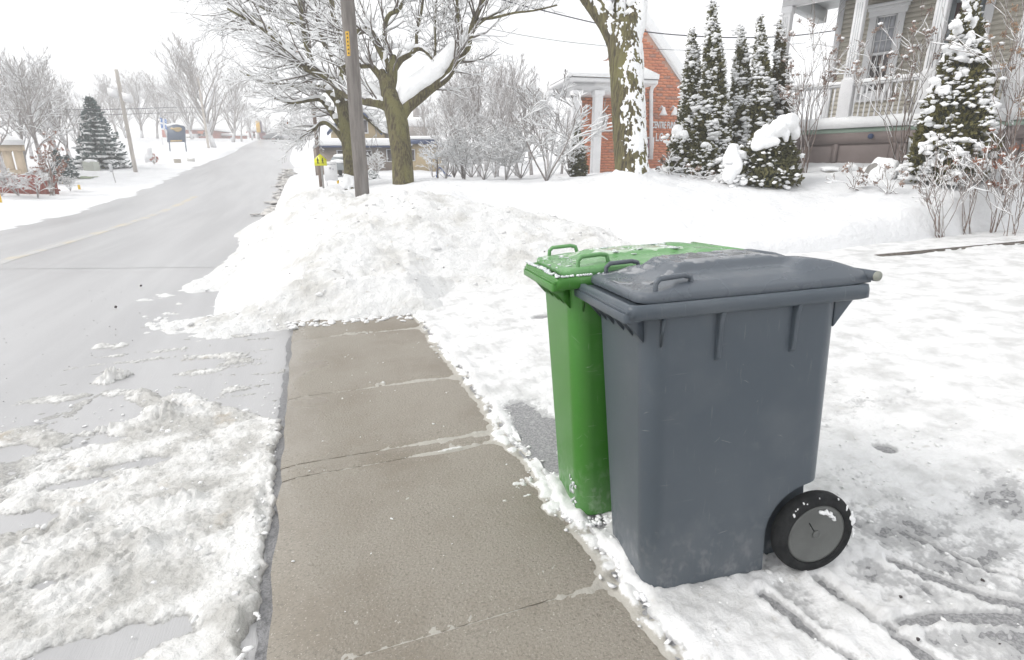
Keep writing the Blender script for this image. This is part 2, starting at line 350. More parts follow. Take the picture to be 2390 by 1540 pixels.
# sidewalk slabs
CONC = mat('wet_concrete', (.295, .267, .225), (.20, .18, .15), 110, .5, .007, 80, contrast=(.5, .70), spec=.5, c3=(.225, .195, .155), s3=1.1, c3r=(.42, .66))
def wetzones(m):                                           # thin water film along the gutter side and in hollows
    nt = m.node_tree; N, Lk = nt.nodes, nt.links; b = N['Principled BSDF']
    g = N.new('ShaderNodeNewGeometry'); sx = N.new('ShaderNodeSeparateXYZ'); Lk.new(g.outputs['Position'], sx.inputs[0])
    t = N.new('ShaderNodeTexNoise'); t.inputs['Scale'].default_value = 2.2; t.inputs['Detail'].default_value = 4; Lk.new(g.outputs['Position'], t.inputs['Vector'])
    a = N.new('ShaderNodeMath'); a.operation = 'MULTIPLY_ADD'; a.inputs[1].default_value = -1.1; Lk.new(sx.outputs[0], a.inputs[0]); Lk.new(t.outputs['Fac'], a.inputs[2])
    r = N.new('ShaderNodeMapRange'); r.interpolation_type = 'SMOOTHSTEP'; r.inputs['From Min'].default_value = .48; r.inputs['From Max'].default_value = .72; r.inputs['To Min'].default_value = .55; r.inputs['To Max'].default_value = .12
    Lk.new(a.outputs[0], r.inputs['Value']); Lk.new(r.outputs[0], b.inputs['Roughness'])
    bp = [n for n in N if n.type == 'BUMP'][0]; q = N.new('ShaderNodeMapRange'); q.inputs['From Min'].default_value = .12; q.inputs['From Max'].default_value = .5; q.inputs['To Min'].default_value = .25
    Lk.new(r.outputs[0], q.inputs['Value']); Lk.new(q.outputs[0], bp.inputs['Strength'])
wetzones(CONC)
def speckle(m, dark, light):                               # exposed aggregate: dark pits and pale grains
    nt = m.node_tree; N, Lk = nt.nodes, nt.links; b = N['Principled BSDF']; cur = b.inputs['Base Color'].links[0].from_socket; tc = N.new('ShaderNodeTexCoord')
    for sc_, lo, hi, c_, st in ((75, .60, .66, dark, (1, 1.7, 1)), (130, .645, .69, light, (1, 1, 1)), (38, .66, .72, dark, (1.2, 1, 1))):
        mp = N.new('ShaderNodeMapping'); mp.inputs['Scale'].default_value = st; mp.inputs['Location'].default_value = (sc_, 0, 0); Lk.new(tc.outputs['Object'], mp.inputs[0])
        t = N.new('ShaderNodeTexNoise'); t.inputs['Scale'].default_value = sc_; t.inputs['Detail'].default_value = 2; Lk.new(mp.outputs[0], t.inputs['Vector'])
        r = N.new('ShaderNodeMapRange'); r.inputs['From Min'].default_value = lo; r.inputs['From Max'].default_value = hi; r.inputs['To Max'].default_value = .8; Lk.new(t.outputs['Fac'], r.inputs['Value'])
        x = N.new('ShaderNodeMix'); x.data_type = 'RGBA'; Lk.new(r.outputs[0], x.inputs[0]); Lk.new(cur, x.inputs[6]); x.inputs[7].default_value = (*c_, 1); cur = x.outputs[2]
    Lk.new(cur, b.inputs['Base Color'])
speckle(CONC, (.19, .17, .14), (.46, .43, .375))
mb = MB(); mb.box((-.232, -3, -.14), (.94, 7.2, -.018)); walk = tag(mb.build('sidewalk', mat('joint_grit', (.17, .155, .13), None, rough=.8)), kind='structure')
rng = np.random.RandomState(3)
for a, b_ in ((-1.0, .26), (.26, 1.43), (1.43, 2.61), (2.61, 2.745), (2.745, 3.685), (3.685, 5.085), (5.085, 6.3)):
    tilt = rng.uniform(-.006, .006, 2)
    n = 14; m_ = max(3, int((b_-a)/.09)); U, Vv = np.meshgrid(np.linspace(0, 1, n), np.linspace(0, 1, m_), indexing='ij')
    ex = .012*(np.abs(U-.5)*2)**24+.012*(np.abs(Vv-.5)*2)**(24 if b_-a > .5 else 6)
    xx = -.28+.004+U*1.215+(.016*n2(Vv*5+a*3, U*0+3)+.008*n2(Vv*19+a*3, U*0+7)+.008)*((U < .01)*1.0); yy = a+.003+Vv*(b_-a-.006)
    zz = .0015*fbm(xx*7, yy*7, 3)+tilt[0]*(U-.5)*.6+tilt[1]*(Vv-.5)*.4-ex
    mb = MB(); top = np.stack([xx, yy, zz], -1); mb.grid(top)
    loop = np.concatenate([top[:, 0], top[-1, 1:], top[::-1, -1][1:], top[0, ::-1][1:-1]]); low = loop.copy(); low[:, 2] = -.12
    mb.loft([low, loop], cap=False); mb.build('slab', CONC, walk, smooth=False)

# driveway and its packed snow
mb = MB(); X, Y = np.meshgrid(axis([(.945, 14, .5)]), axis([(-2, 6.6, .5)]), indexing='ij')
mb.grid(np.stack([X, Y, zdrive(X)-.004], -1)); tag(mb.build('driveway', mat('driveway_asphalt', (.22, .22, .225), (.36, .36, .365), 90, .6, .006, 160, contrast=(.4, .62), c3=(.42, .42, .42), s3=25, c3r=(.55, .7)), smooth=True), kind='structure')
def seg_d(X, Y, pts):
    D = np.full(X.shape, 9.0)
    for (ax, ay), (bx, by) in zip(pts[:-1], pts[1:]):
        t = np.clip(((X-ax)*(bx-ax)+(Y-ay)*(by-ay))/((bx-ax)**2+(by-ay)**2), 0, 1)
        D = np.minimum(D, np.hypot(X-ax-t*(bx-ax), Y-ay-t*(by-ay)))
    return D
def pix(*p): return [tuple(onz(a, b)[:2]) for a, b in p]
def pixd(*p): return [tuple(onz(a, b, float(zdrive(onz(a, b)[0])))[:2]) for a, b in p]
def hole(X, Y, px, py, rx, ry, drv=True):                  # soft ellipse on the ground round the spot seen there
    cx, cy = (pixd((px, py)) if drv else pix((px, py)))[0]
    w = 1+.55*fbm(X*5, Y*5, 3)
    return np.exp(-((((X-cx)/rx)**2+((Y-cy)/ry)**2)*w)**2)
GROOVES = [(pixd((1905, 1350), (1960, 1395), (2070, 1470), (2160, 1535), (2200, 1560)), .028), (pixd((1780, 1390), (1830, 1425), (1900, 1490), (1990, 1540)), .024),
           (pixd((2080, 1310), (2180, 1350), (2300, 1395), (2420, 1420)), .022), (pixd((2080, 1458), (2180, 1440), (2420, 1440)), .022), (pixd((2100, 1240), (2300, 1330), (2420, 1360)), .012)]
def drive_snow(X, Y):
    near = np.clip(1-(np.hypot(X-1.5, Y-1.2)-1.0)/3.5, 0, 1)
    lump = fbm(X*3.0, Y*5.5, 3); fine = fbm(X*19, Y*19, 3, .6)
    h = .0135+.010*fbm(X*1.1, Y*1.1, 3)+.009*lump+.007*fine+.006*fbm(X*45, Y*45, 2)*near
    h += .010*(1-near)
    for px, py, rx_, ry_, k in ((1235, 985, .16, .34, 1), (1262, 1060, .07, .2, 1), (2065, 1047, .05, .05, 1), (2375, 1160, .22, .16, .5), (2150, 1340, .22, .12, .3), (2330, 1100, .12, .10, .35), (2260, 1490, .22, .12, .25), (2389, 1500, .2, .15, .25), (1850, 1400, .10, .07, .55),
                             (1390, 1215, .05, .05, .9), (2020, 1330, .10, .05, .5), (1265, 738, .12, .08, .7), (1900, 1460, .09, .05, .55), (2100, 1250, .12, .08, .45), (2200, 1220, .12, .06, .4)):
        h -= k*.034*hole(X, Y, px, py, rx_, ry_)
    for pts, w in GROOVES:
        d = seg_d(X, Y, pts)
        h -= .022*np.exp(-(d/w)**4); h += .012*np.exp(-((d-w*1.6)/(w*.6))**2)
    e = X-(.975+.035*fbm(Y*2.6, Y*0+2, 3)-.06*np.exp(-((Y-1.95)/.16)**2)+.03*n2(Y*9, Y*0)-.04*np.exp(-((Y-2.62)/.2)**2))
    h += .022*np.exp(-((e-.05)/.05)**2)*(.6+.6*n2(Y*6, X*6))-.05*sst(.03, -.03, e)
    h += .02*sst(.25, 0, ylawn(X)-Y)
    return h
dx_ = axis([(.86, 2.4, .014), (2.4, 4.5, .03), (4.5, 13, .08)]); dy_ = axis([(.1, 1.8, .013), (1.8, 3.2, .02), (3.2, 6.3, .035)])
X, Y = np.meshgrid(dx_, dy_, indexing='ij')
hh = drive_snow(X, Y); mb = MB(); mb.grid(np.stack([X, Y, zdrive(X)+hh], -1)); tag(mb.build('packed_snow_cover', PACK, smooth=True, thick=hh), kind='stuff')
# dark strip of bare earth where the lawn snow was cut along the driveway
mb = MB()
for t in np.arange(0, 1, .02):
    x0 = 7.4+t*5.6; x1 = x0+.13; w = (.0+.07*t)*np.clip(.3+1.6*n2(x0*2.3, .3), 0, 1.2)
    V = [(x0, float(ylawn(x0))-.06-w, float(zdrive(x0))+.045), (x1, float(ylawn(x1))-.06-w, float(zdrive(x1))+.045), (x1, float(ylawn(x1))+.05, float(zdrive(x1))+.06), (x0, float(ylawn(x0))+.05, float(zdrive(x0))+.06)]
    mb.add(V, [(0, 1, 2, 3)])
tag(mb.build('lawn_edge_soil', mat('edge_soil', (.07, .06, .05), (.16, .14, .12), 14, .9, .02, 40)), kind='structure')

# slush along the kerb
_b = np.array(pix((652, 955), (560, 935), (460, 905), (380, 892), (250, 885), (150, 935), (0, 990), (-200, 1080))); _b = _b[np.argsort(_b[:, 0])]
def slush_h(X, Y):
    yt = np.interp(X, _b[:, 0], _b[:, 1])+.12*fbm(X*4, Y*4, 3)
    env = sst(.10, -.12, Y-yt)
    ridge = 1-np.abs(fbm(X*2.6+3, Y*1.7, 3))*1.9
    lump = fbm(X*6, Y*6, 4, .55); fine = fbm(X*26, Y*26, 3, .6)
    big = fbm(X*1.15+9, Y*.8+2, 3); rough = sst(-.35, .45, big+.25*fbm(X*3.5, Y*3.5, 2)); streak = fbm(X*7+Y*2.5, Y*2.2, 3)
    h = -.035+env*(.043+.018*rough+(.004+.012*rough)*(ridge-.3)*.7+(.004+.008*rough)*lump+.005*fine+.008*streak+(.006+.012*rough)*chunks(X*16, Y*16, 3)+(.005+.010*rough)*chunks(X*34, Y*34, 8)+.005*chunks(X*62, Y*62, 5))
    env2 = sst(5.7, 5.3, Y)*sst(-2.5, -1.7, X)*(1-env); h = np.maximum(h, -.035+env2*(.014+.034*fbm(X*2.0+4, Y*4.5, 3)+.010*fine))
    left = sst(-.8, -1.9, X); h -= .016*left*env
    for px, py, rx_, ry_, k in ((240, 955, .17, .30, 1.1), (330, 870, .2, .16, .8), (250, 1480, .26, .09, .6), (90, 1520, .18, .09, .4), (605, 1465, .06, .10, 1.3), (25, 1200, .16, .10, .9), (60, 1340, .20, .05, .6), (15, 1040, .15, .10, .7), (615, 1160, .03, .2, .5),
                             (320, 1060, .14, .05, .5), (160, 1110, .16, .05, .5), (240, 1010, .15, .05, .5), (620, 1330, .05, .06, .7)):
        h -= k*.055*hole(X, Y, px, py, rx_, ry_, False)
    for px, py, rx_, ry_, k in ((245, 797, .17, .08, .045), (270, 868, .12, .13, .06), (400, 745, .35, .12, .03), (220, 990, .12, .04, .035), (395, 1150, .10, .03, .04), (370, 965, .16, .06, .04), (420, 950, .12, .05, .035), (180, 1200, .05, .04, .04), (430, 780, .10, .02, .02), (560, 770, .3, .05, .02), (330, 1255, .06, .05, .03)):
        h += k*hole(X, Y, px, py, rx_, ry_, False)*(1.1+.7*lump+.5*fine)
    e = -.298+.035*fbm(Y*2.2, Y*0, 4)+.022*n2(Y*17, Y*0)-X
    h += .014*np.exp(-((e-.07)/.06)**2)*env
    h -= .09*sst(.025, -.02, e)
    return h
sx_ = axis([(-3.4, -1.6, .022), (-1.6, -.28, .0082)]); sy_ = axis([(.9, 2.8, .008), (2.8, 4.2, .013), (4.2, 6.2, .025)])
X, Y = np.meshgrid(sx_, sy_, indexing='ij')
hh = slush_h(X, Y); mb = MB(); mb.grid(np.stack([X, Y, -.03-.008*np.abs(X+4.3)+.010+hh], -1)); tag(mb.build('slush', SLUSH, smooth=True, thick=hh+.012), kind='stuff')

# thin remains of snow on the walk: in the joints, along the driveway edge, a few smears
def walk_snow(X, Y):
    w = fbm(X*9, Y*9, 3); v = fbm(X*30+3, Y*30, 3, .6)
    h = -.014+.004*w+.004*v
    for y0, x0, k, wd in ((2.61, .15, .016, .020), (2.745, .20, .015, .016), (3.685, .1, .013, .016), (5.085, .35, .014, .022), (1.43, .62, .010, .012), (2.68, .25, .012, .05)):
        yy = y0+.012*n2(X*5, X*0+y0); h += k*np.exp(-((Y-yy)/wd)**2)*sst(x0, x0+.5, X)*(.75+.9*n2(X*4+y0*7, Y*2))
    e = X-(.955+.03*fbm(Y*2.6, Y*0+2, 3)-.07*np.exp(-((Y-1.95)/.16)**2)-.05*np.exp(-((Y-2.62)/.2)**2)-.03*np.exp(-((Y-4.6)/.5)**2))
    h += .022*np.exp(-(np.minimum(e, 0)/.035)**2)*(.8+.8*w)
    for px, py, rx_, ry_, k in ((1220, 1125, .07, .05, .016), (965, 1160, .05, .03, .008), (850, 1440, .09, .03, .007), (1250, 1330, .12, .03, .007), (940, 1440, .06, .04, .006), (890, 893, .035, .02, .016), (1090, 890, .05, .03, .012), (800, 930, .08, .02, .007), (830, 775, .2, .02, .008), (1210, 1160, .09, .03, .012)):
        h += k*hole(X, Y, px, py, rx_, ry_, False)*(1+1.2*v)
    return h
X, Y = np.meshgrid(axis([(-.2, 1.0, .0105)]), axis([(.9, 3.2, .0105), (3.2, 5.6, .018)]), indexing='ij')
hh = walk_snow(X, Y); mb = MB(); mb.grid(np.stack([X, Y, hh], -1)); tag(mb.build('walk_snow', thin_mix(mat('wet_walk_snow', (.84, .84, .84), (.7, .7, .69), 12, .5, .004, 60, spec=.3), (.42, .40, .36), -.001, .007), smooth=True, thick=hh), kind='stuff')

# plowed snowbank
_bp = [tuple(at(*p)) for p in ((705, 700, 5.72), (850, 690, 5.8), (985, 690, 5.9), (700, 650, 6.0), (850, 640, 6.25), (985, 650, 6.3), (1000, 570, 7.2), (850, 565, 7.0), (740, 570, 6.9), (850, 492, 8.2), (950, 449, 9.2), (1100, 478, 8.9), (1230, 508, 8.6), (1400, 545, 8.4),
        (770, 522, 8.0), (705, 610, 7.0), (690, 520, 9.3), (1180, 600, 7.3), (1150, 676, 6.5), (660, 680, 6.3), (620, 620, 7.6), (680, 470, 11.5), (700, 460, 13), (1350, 620, 7.2))]
_bp += [(-.38, 5.64, -.02), (.2, 5.60, -.03), (.6, 5.58, -.03), (1.05, 5.52, -.02), (1.3, 6.02, .04), (2.1, 5.8, .05), (3.0, 5.95, .08), (4.3, 5.9, .1), (-2.4, 6, -.15), (-2.3, 7, -.14), (-2.0, 8.2, -.10), (-1.5, 10, -.08), (-1.75, 14.5, -.06), (-1.45, 12, -.05), (-1.3, 17, -.05), (-.9, 6.3, .04), (-.9, 5.6, -.07), (-1.5, 6.2, -.07),
        (.4, 11, .9), (2.0, 11.5, .75), (4, 10, .6), (5.5, 8, .35), (-.4, 13, .55), (-.5, 17, .35), (1, 15, .8), (.2, 5.0, -.5), (-1.5, 5.0, -.25), (2, 5.0, -.3), (4, 5.0, -.3)]
_bt = TPS(np.array(_bp)[:, :2], np.array(_bp)[:, 2], 3e-3)
def bank(X, Y):
    z = _bt(X, Y)
    body = sst(-.02, .35, z)
    z = z+body*(.07*fbm(X*1.6, Y*1.6, 3)+.035*np.abs(fbm(X*3.2, Y*3.2, 3))+.016*fbm(X*11, Y*11, 3)+.03*chunks(X*5.5, Y*5.5, 1)+.02*chunks(X*12, Y*12, 5))+(1-body)*(.06*fbm(X*1.5, Y*1.1, 3)+.03*fbm(X*4, Y*6, 3)+.02*fbm(X*11, Y*11, 3))
    z = z-.10*sst(4.0, 5.6, X)-.5*sst(15.5, 17, Y)
    return z
X, Y = np.meshgrid(axis([(-3, 1.6, .032), (1.6, 5.8, .06)]), axis([(5.35, 8, .032), (8, 17, .07)]), indexing='ij')
mb = MB(); mb.grid(np.stack([X, Y, bank(X, Y)], -1))
tag(mb.build('snowbank', BANK, smooth=True), 'tall mound of dirty plowed snow blocking the sidewalk end', 'snowbank')
# crumbs of snow and ice
mb = MB(); rng = np.random.RandomState(5)
def crumb(x, y, z, r): blob(mb, (x, y, z+r*.15), (r*rng.uniform(.7, 1.6), r*rng.uniform(.6, 1.2), r*rng.uniform(.35, .7)), rng, ICO1, .6)
for i in range(260):
    y = rng.uniform(.9, 5.4); x = .975+rng.normal(0, .035)-.05*math.exp(-((y-2.0)/.25)**2); crumb(x, y, max(0, .0+float(zdrive(x))), (.003+.012*rng.rand()**2.5)*(1 if rng.rand() < .93 else 1.8))
for i in range(70): crumb(rng.uniform(-.2, .95), rng.uniform(1.1, 5.4), 0, .0015+.006*rng.rand()**2)
xs = rng.uniform(-2.3, -.33, 520); ys = rng.uniform(1.3, 4.2, 520)
for x, y, q in zip(xs, ys, slush_h(xs, ys)-.02):
    crumb(x, y, max(q, -.05), .002+.014*rng.rand()**3)
for i in range(40):
    y = rng.uniform(1.3, 3.7); x = -.335+rng.normal(0, .018); crumb(x, y, -.03, rng.uniform(.004, .016))
xs = rng.uniform(1.0, 3.2, 420); ys = rng.uniform(.55, 3, 420)
for x, y, q in zip(xs, ys, zdrive(xs)+drive_snow(xs, ys)):
    crumb(x, y, q, rng.uniform(.003, .011)*(1 if rng.rand() < .95 else 2))
for i in range(140):
    x = rng.uniform(-.5, 1.3); y = 5.55+rng.normal(0, .08); crumb(x, y, 0, rng.uniform(.008, .035))
xs = rng.uniform(-1.8, 4.5, 350); ys = rng.uniform(5.7, 11, 350)
for x, y, q in zip(xs, ys, bank(xs, ys)):
    if q > -.02: crumb(x, y, q-.006, rng.uniform(.008, .032)*(1 if rng.rand() < .94 else 1.6))
for i in range(150):
    x = rng.uniform(-1.9, -.3); y = rng.uniform(5.6, 8.5); crumb(x, y, float(bank(np.array([x]), np.array([y]))[0])-.01, rng.uniform(.01, .04))
tag(mb.build('snow_crumbs', CRUMB, smooth=False), kind='stuff')
mb = MB()
for px, py, r in ((328, 663, .018), (269, 711, .015), (1170, 575, .016)):
    p = onz(px, py); blob(mb, (p[0], p[1], -.03+r*.4), r, rng, ICO1, .5)
for i in range(60):
    x = rng.uniform(-3.0, -1.6); y = rng.uniform(4, 8)+(-x-2)*1.2; r = rng.uniform(.0015, .005); blob(mb, (x, y, -.035+r*.2), r, rng, ICO1, .5)
for px, py in ((2290, 1360), (2140, 1500), (2330, 1510), (2230, 990), (2100, 1400)):
    p = pixd((px, py))[0]; blob(mb, (p[0], p[1], float(zdrive(p[0]))+.016), rng.uniform(.003, .006), rng, ICO1, .5)
for i in range(40):
    x = rng.uniform(-1.2, 3.5); y = rng.uniform(5.8, 10); blob(mb, (x, y, float(bank(np.array([x]), np.array([y]))[0])), rng.uniform(.004, .012), rng, ICO1, .5)
tag(mb.build('road_grit', GRIT), kind='stuff')

# ------------------------------------------------------------------ wheeled bins
def plastic(name, c1, c2, scuff, sr=(.6, .8)):
    m = mat(name, c1, c2, 2.2, .34, .0006, 400, contrast=(.3, .7), spec=.5, c3=scuff, s3=7, c3r=sr)
    return m
def scratches(m, c, amt=.5, zmax=1.0):
    """fine vertical and slanting scuffs in the plastic, and grime near the foot"""
    nt = m.node_tree; N, Lk = nt.nodes, nt.links; b = N['Principled BSDF']
    src = b.inputs['Base Color'].links[0].from_socket
    tc = N.new('ShaderNodeTexCoord')
    def streak(scale, rot, sc_, lo, hi):
        mp = N.new('ShaderNodeMapping'); mp.inputs['Rotation'].default_value = rot; mp.inputs['Scale'].default_value = sc_; Lk.new(tc.outputs['Object'], mp.inputs[0])
        t = N.new('ShaderNodeTexNoise'); t.inputs['Scale'].default_value = scale; t.inputs['Detail'].default_value = 3; Lk.new(mp.outputs[0], t.inputs['Vector'])
        r = N.new('ShaderNodeMapRange'); r.inputs['From Min'].default_value = lo; r.inputs['From Max'].default_value = hi; Lk.new(t.outputs['Fac'], r.inputs['Value']); return r.outputs[0]
    fs = [streak(9, (0, 0, 0), (14, 14, .9), .66, .72), streak(6, (0, .6, .2), (1.2, 9, 22), .71, .75), streak(3, (0, 0, 0), (1, 1, 1), .52, .75)]
    sp = N.new('ShaderNodeSeparateXYZ'); Lk.new(tc.outputs['Object'], sp.inputs[0]); rz = N.new('ShaderNodeMapRange'); rz.inputs['From Min'].default_value = .30; rz.inputs['From Max'].default_value = .0; Lk.new(sp.outputs[2], rz.inputs['Value'])
    f4 = streak(34, (0, 0, 0), (1, 1, .7), .50, .68); m4 = N.new('ShaderNodeMath'); m4.operation = 'MULTIPLY'; Lk.new(f4, m4.inputs[0]); Lk.new(rz.outputs[0], m4.inputs[1]); fs.append(m4.outputs[0])
    cur = src
    for f, k in zip(fs, (.2, .3, .22, .6)):
        mu = N.new('ShaderNodeMath'); mu.operation = 'MULTIPLY'; mu.inputs[1].default_value = k*amt; Lk.new(f, mu.inputs[0])
        x = N.new('ShaderNodeMix'); x.data_type = 'RGBA'; Lk.new(mu.outputs[0], x.inputs[0]); Lk.new(cur, x.inputs[6]); x.inputs[7].default_value = (*c, 1); cur = x.outputs[2]
    Lk.new(cur, b.inputs['Base Color']); return m
GREY = scratches(plastic('grey_bin_plastic', (.068, .086, .106), (.081, .099, .118), (.110, .124, .138)), (.26, .265, .27), .85)
GREYL = plastic('grey_lid_plastic', (.085, .101, .121), (.100, .115, .134), (.128, .139, .152)); GREYL.node_tree.nodes['Principled BSDF'].inputs['Roughness'].default_value = .3
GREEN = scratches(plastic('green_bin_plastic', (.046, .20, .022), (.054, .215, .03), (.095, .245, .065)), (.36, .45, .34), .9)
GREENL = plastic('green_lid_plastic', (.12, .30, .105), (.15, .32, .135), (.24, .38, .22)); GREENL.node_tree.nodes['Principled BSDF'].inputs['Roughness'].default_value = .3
RUBBER = mat('tyre_rubber', (.012, .013, .014), (.024, .025, .026), 20, .8, .002, 90, spec=.25, c3=(.5, .5, .5), s3=14, c3r=(.70, .74))
HUB = mat('hub_plastic', (.095, .10, .096), (.125, .13, .125), 6, .5, .0005, 200, c3=(.45, .45, .44), s3=60, c3r=(.72, .76))
FILM = mat('pale_sheen_film', (.15, .16, .175), (.26, .27, .285), 12, .07, .0005, 80, spec=.8)  # pale tone stands in for the bright reflection on the wet grey lid
FILMG = mat('pale_green_sheen', (.30, .44, .28), (.50, .60, .48), 12, .08, .0005, 80, spec=.7)  # same painted reflection in paler green for the icy lid
ICE = mat('melting_ice', (.82, .84, .85), (.6, .64, .66), 20, .12, .004, 60, spec=.6)
SCUFF = mat('scuffed_plastic', (.30, .31, .315), (.2, .21, .22), 60, .7)
SCUFFG = mat('scuffed_green', (.32, .42, .30), (.2, .33, .18), 60, .7)
CAP = mat('pale_cap', (.30, .31, .27), None, rough=.5)
def wet_gloss(m, lo=.07, hi=.38):                           # meltwater: patches of low roughness
    nt = m.node_tree; N, Lk = nt.nodes, nt.links; b = N['Principled BSDF']; tc = N.new('ShaderNodeTexCoord'); t = N.new('ShaderNodeTexNoise'); t.inputs['Scale'].default_value = 7; t.inputs['Detail'].default_value = 5
    Lk.new(tc.outputs['Object'], t.inputs['Vector']); r = N.new('ShaderNodeMapRange'); r.inputs['From Min'].default_value = .40; r.inputs['From Max'].default_value = .58; r.inputs['To Min'].default_value = lo; r.inputs['To Max'].default_value = hi
    Lk.new(t.outputs['Fac'], r.inputs['Value']); Lk.new(r.outputs[0], b.inputs['Roughness'])
wet_gloss(GREYL); wet_gloss(GREENL)
def rrect(x0, x1, y0, y1, r, z, n=7):
    P = []
    for cx, cy, a in ((x1-r, y1-r, 0), (x0+r, y1-r, 90), (x0+r, y0+r, 180), (x1-r, y0+r, 270)):
        for k in range(n+1):
            t = math.radians(a+90*k/n); P.append((cx+r*math.cos(t), cy+r*math.sin(t), z))
    return P
def lerp(a, b, t): return a+(b-a)*t
def boolean(o, cutters):
    for q in [o]+cutters:
        bm = bmesh.new(); bm.from_mesh(q.data); bmesh.ops.recalc_face_normals(bm, faces=bm.faces); bm.to_mesh(q.data); bm.free()
    for c in cutters:
        m = o.modifiers.new('cut', 'BOOLEAN'); m.operation = 'DIFFERENCE'; m.object = c; m.solver = 'EXACT'
    dg = bpy.context.evaluated_depsgraph_get(); dg.update(); me = bpy.data.meshes.new_from_object(o.evaluated_get(dg))
    o.modifiers.clear(); o.data = me
    for c in cutters: d = c.data; bpy.data.objects.remove(c); bpy.data.meshes.remove(d)
def xf(z): return lerp(.095, .070, z)
def xb(z): return lerp(.785, .757, z)
def hw(z): return lerp(.189, .236, z)
def make_bin(label, body_m, lid_m, mw, snowy, lidk=1.0):
    T = thing('wheeled_bin', label, 'bin', mat=mw, group='wheeled bins on the driveway edge')
    L, W, ZT = .834, .264, 1.073
    mb = MB(); loops = []
    for z in (-.004, .012, .2, .34, .5, .7, .9, 1.03):
        r = .074 if z > 0 else .066; q = .006 if z < 0 else 0
        loops.append(rrect(xf(z)+q, xb(z)-q, -hw(z)+q, hw(z)-q, r, z))
    mb.loft(loops); body = mb.build('body', body_m, T, smooth=False)
    cut = []
    for s in (-1, 1):                                     # wheel wells, open to the back and the foot
        c = MB(); P = [(.60, -.1)]; 
        for k in range(15):
            t = math.radians(180-k*90/14); P.append((.7326+.004+.183*math.cos(t), .165+.188*math.sin(t)))
        P += [(.95, .35), (.95, -.1)]; P[0] = (.562, -.1)
        y0, y1 = s*.105, s*.4
        poly = [(a, y0, b) for a, b in P]; c.prism(poly, (0, y1-y0, 0))
        cut.append(c.build('cutter', None, T))
    c = MB(); c.box((.70, -.3, -.1), (.95, .3, .075)); cut.append(c.build('cutter', None, T))
    bpy.context.view_layer.update(); boolean(body, cut)
    for p in body.data.polygons: p.use_smooth = True
    bm = bmesh.new(); bm.from_mesh(body.data); bmesh.ops.recalc_face_normals(bm, faces=bm.faces)
    for e in bm.edges:
        if len(e.link_faces) == 2 and e.calc_face_angle(0) > .5: e.smooth = False
    bm.to_mesh(body.data); bm.free(); body.modifiers.new('wn', 'WEIGHTED_NORMAL').keep_sharp = True
    # rim: stepped band with open middle covered by the lid
    mb = MB(); prof = [(.040, 1.024), (.012, 1.026), (0, 1.032), (0, 1.058), (.003, ZT), (.018, ZT+.001), (.03, ZT-.006), (.05, ZT-.006)]
    mb.loft([rrect(a, L-a, -W+a, W-a, max(.028-a*.3, .01), z) for a, z in prof]); rim = mb.build('rim', body_m, T, smooth=False)
    mb = MB(); mb.loft([rrect(-.010, .045, -W+.012, W-.012, .008, z, 3) for z in (1.022, 1.05)]); mb.loft([rrect(-.004, .045, -W+.008, W-.008, .006, z, 3) for z in (1.05, 1.06)]); mb.build('lifting_bar', body_m, rim, bevel=.002)
    # gussets under the rim on the front, ribs on both flanks, back brackets
    for y in (-.19, -.12, -.045, .045, .12, .19):
        m_ = MB(); m_.prism([(.006, y-.004, 1.026), (xf(1)+.004, y-.004, 1.026), (xf(.93)+.004, y-.004, .94)], (0, .008, 0)); m_.build('gusset', body_m, T)
    for s in (-1, 1):
        for x in (.31, .575):
            m_ = MB(); y = hw(.95)
            m_.loft([[(x-.010, s*(hw(z)-.004), z), (x-.007, s*(hw(z)+o), z), (x+.007, s*(hw(z)+o), z), (x+.010, s*(hw(z)-.004), z)][::s] for z, o in ((1.03, .026), (1.0, .017), (.88, .013), (.868, .002))])
            m_.build('rib', body_m, T, bevel=.002)
            m_ = MB(); m_.prism([(.115, s*(hw(1)-.004), 1.03), (.115, s*(W-.01), 1.03), (.115, s*(hw(.92)-.004), .93)], (.008, 0, 0)); 
        m_.build('gusset', body_m, T)
        m_ = MB(); m_.prism([(.74, s*.17, 1.026), (.815, s*.17, 1.026), (.74, s*.17, .93)], (0, s*.045, 0)); m_.build('back_bracket', body_m, T, bevel=.003)
    # lid: heightfield shell
    nx, ny = 130, 80; U, Vv = np.meshgrid(np.linspace(0, 1, nx), np.linspace(-1, 1, ny), indexing='ij')
    x0, x1 = .045, .850; xx = x0+U*(x1-x0); hwid = .243-.012*sst(.74, .86, xx)
    yy = Vv*hwid; ay = np.abs(yy)*.243/hwid; dy = hwid-np.abs(yy)
    r = .05; cxn = np.clip(r-(xx-x0), 0, r); cyn = np.clip(r-dy, 0, r); k = np.hypot(cxn, cyn); f_ = np.where(k > 1e-6, np.minimum(1, np.maximum(cxn, cyn)/np.maximum(k, 1e-6)), 1)
    xx2 = np.where((cxn > 0) & (cyn > 0), x0+r-cxn*f_, xx); yy2 = np.where((cxn > 0) & (cyn > 0), np.sign(yy)*(hwid-r+cyn*f_), yy)     # rounded front corners
    edge = np.minimum(xx-x0, dy)
    sb = np.interp(ay, [0, .175, .20, .225, .234, .240, .243], [.0975, .088, .068, .042, .032, .027, .022]); wb = sst(.585, .66, xx)
    side = np.interp(ay, [0, .098, .104, .122, .130, .165, .200, .225, .234, .240, .243], [.0975, .097, .094, .070, .066, .061, .052, .038, .031, .027, .022])
    front = np.interp(xx, [.045, .048, .055, .11, .16, .20, .228, .240, .25], [.022, .027, .031, .033, .042, .060, .083, .094, .0975])
    side = side*(1-wb)+sb*wb
    arm = sst(.07, .095, ay)
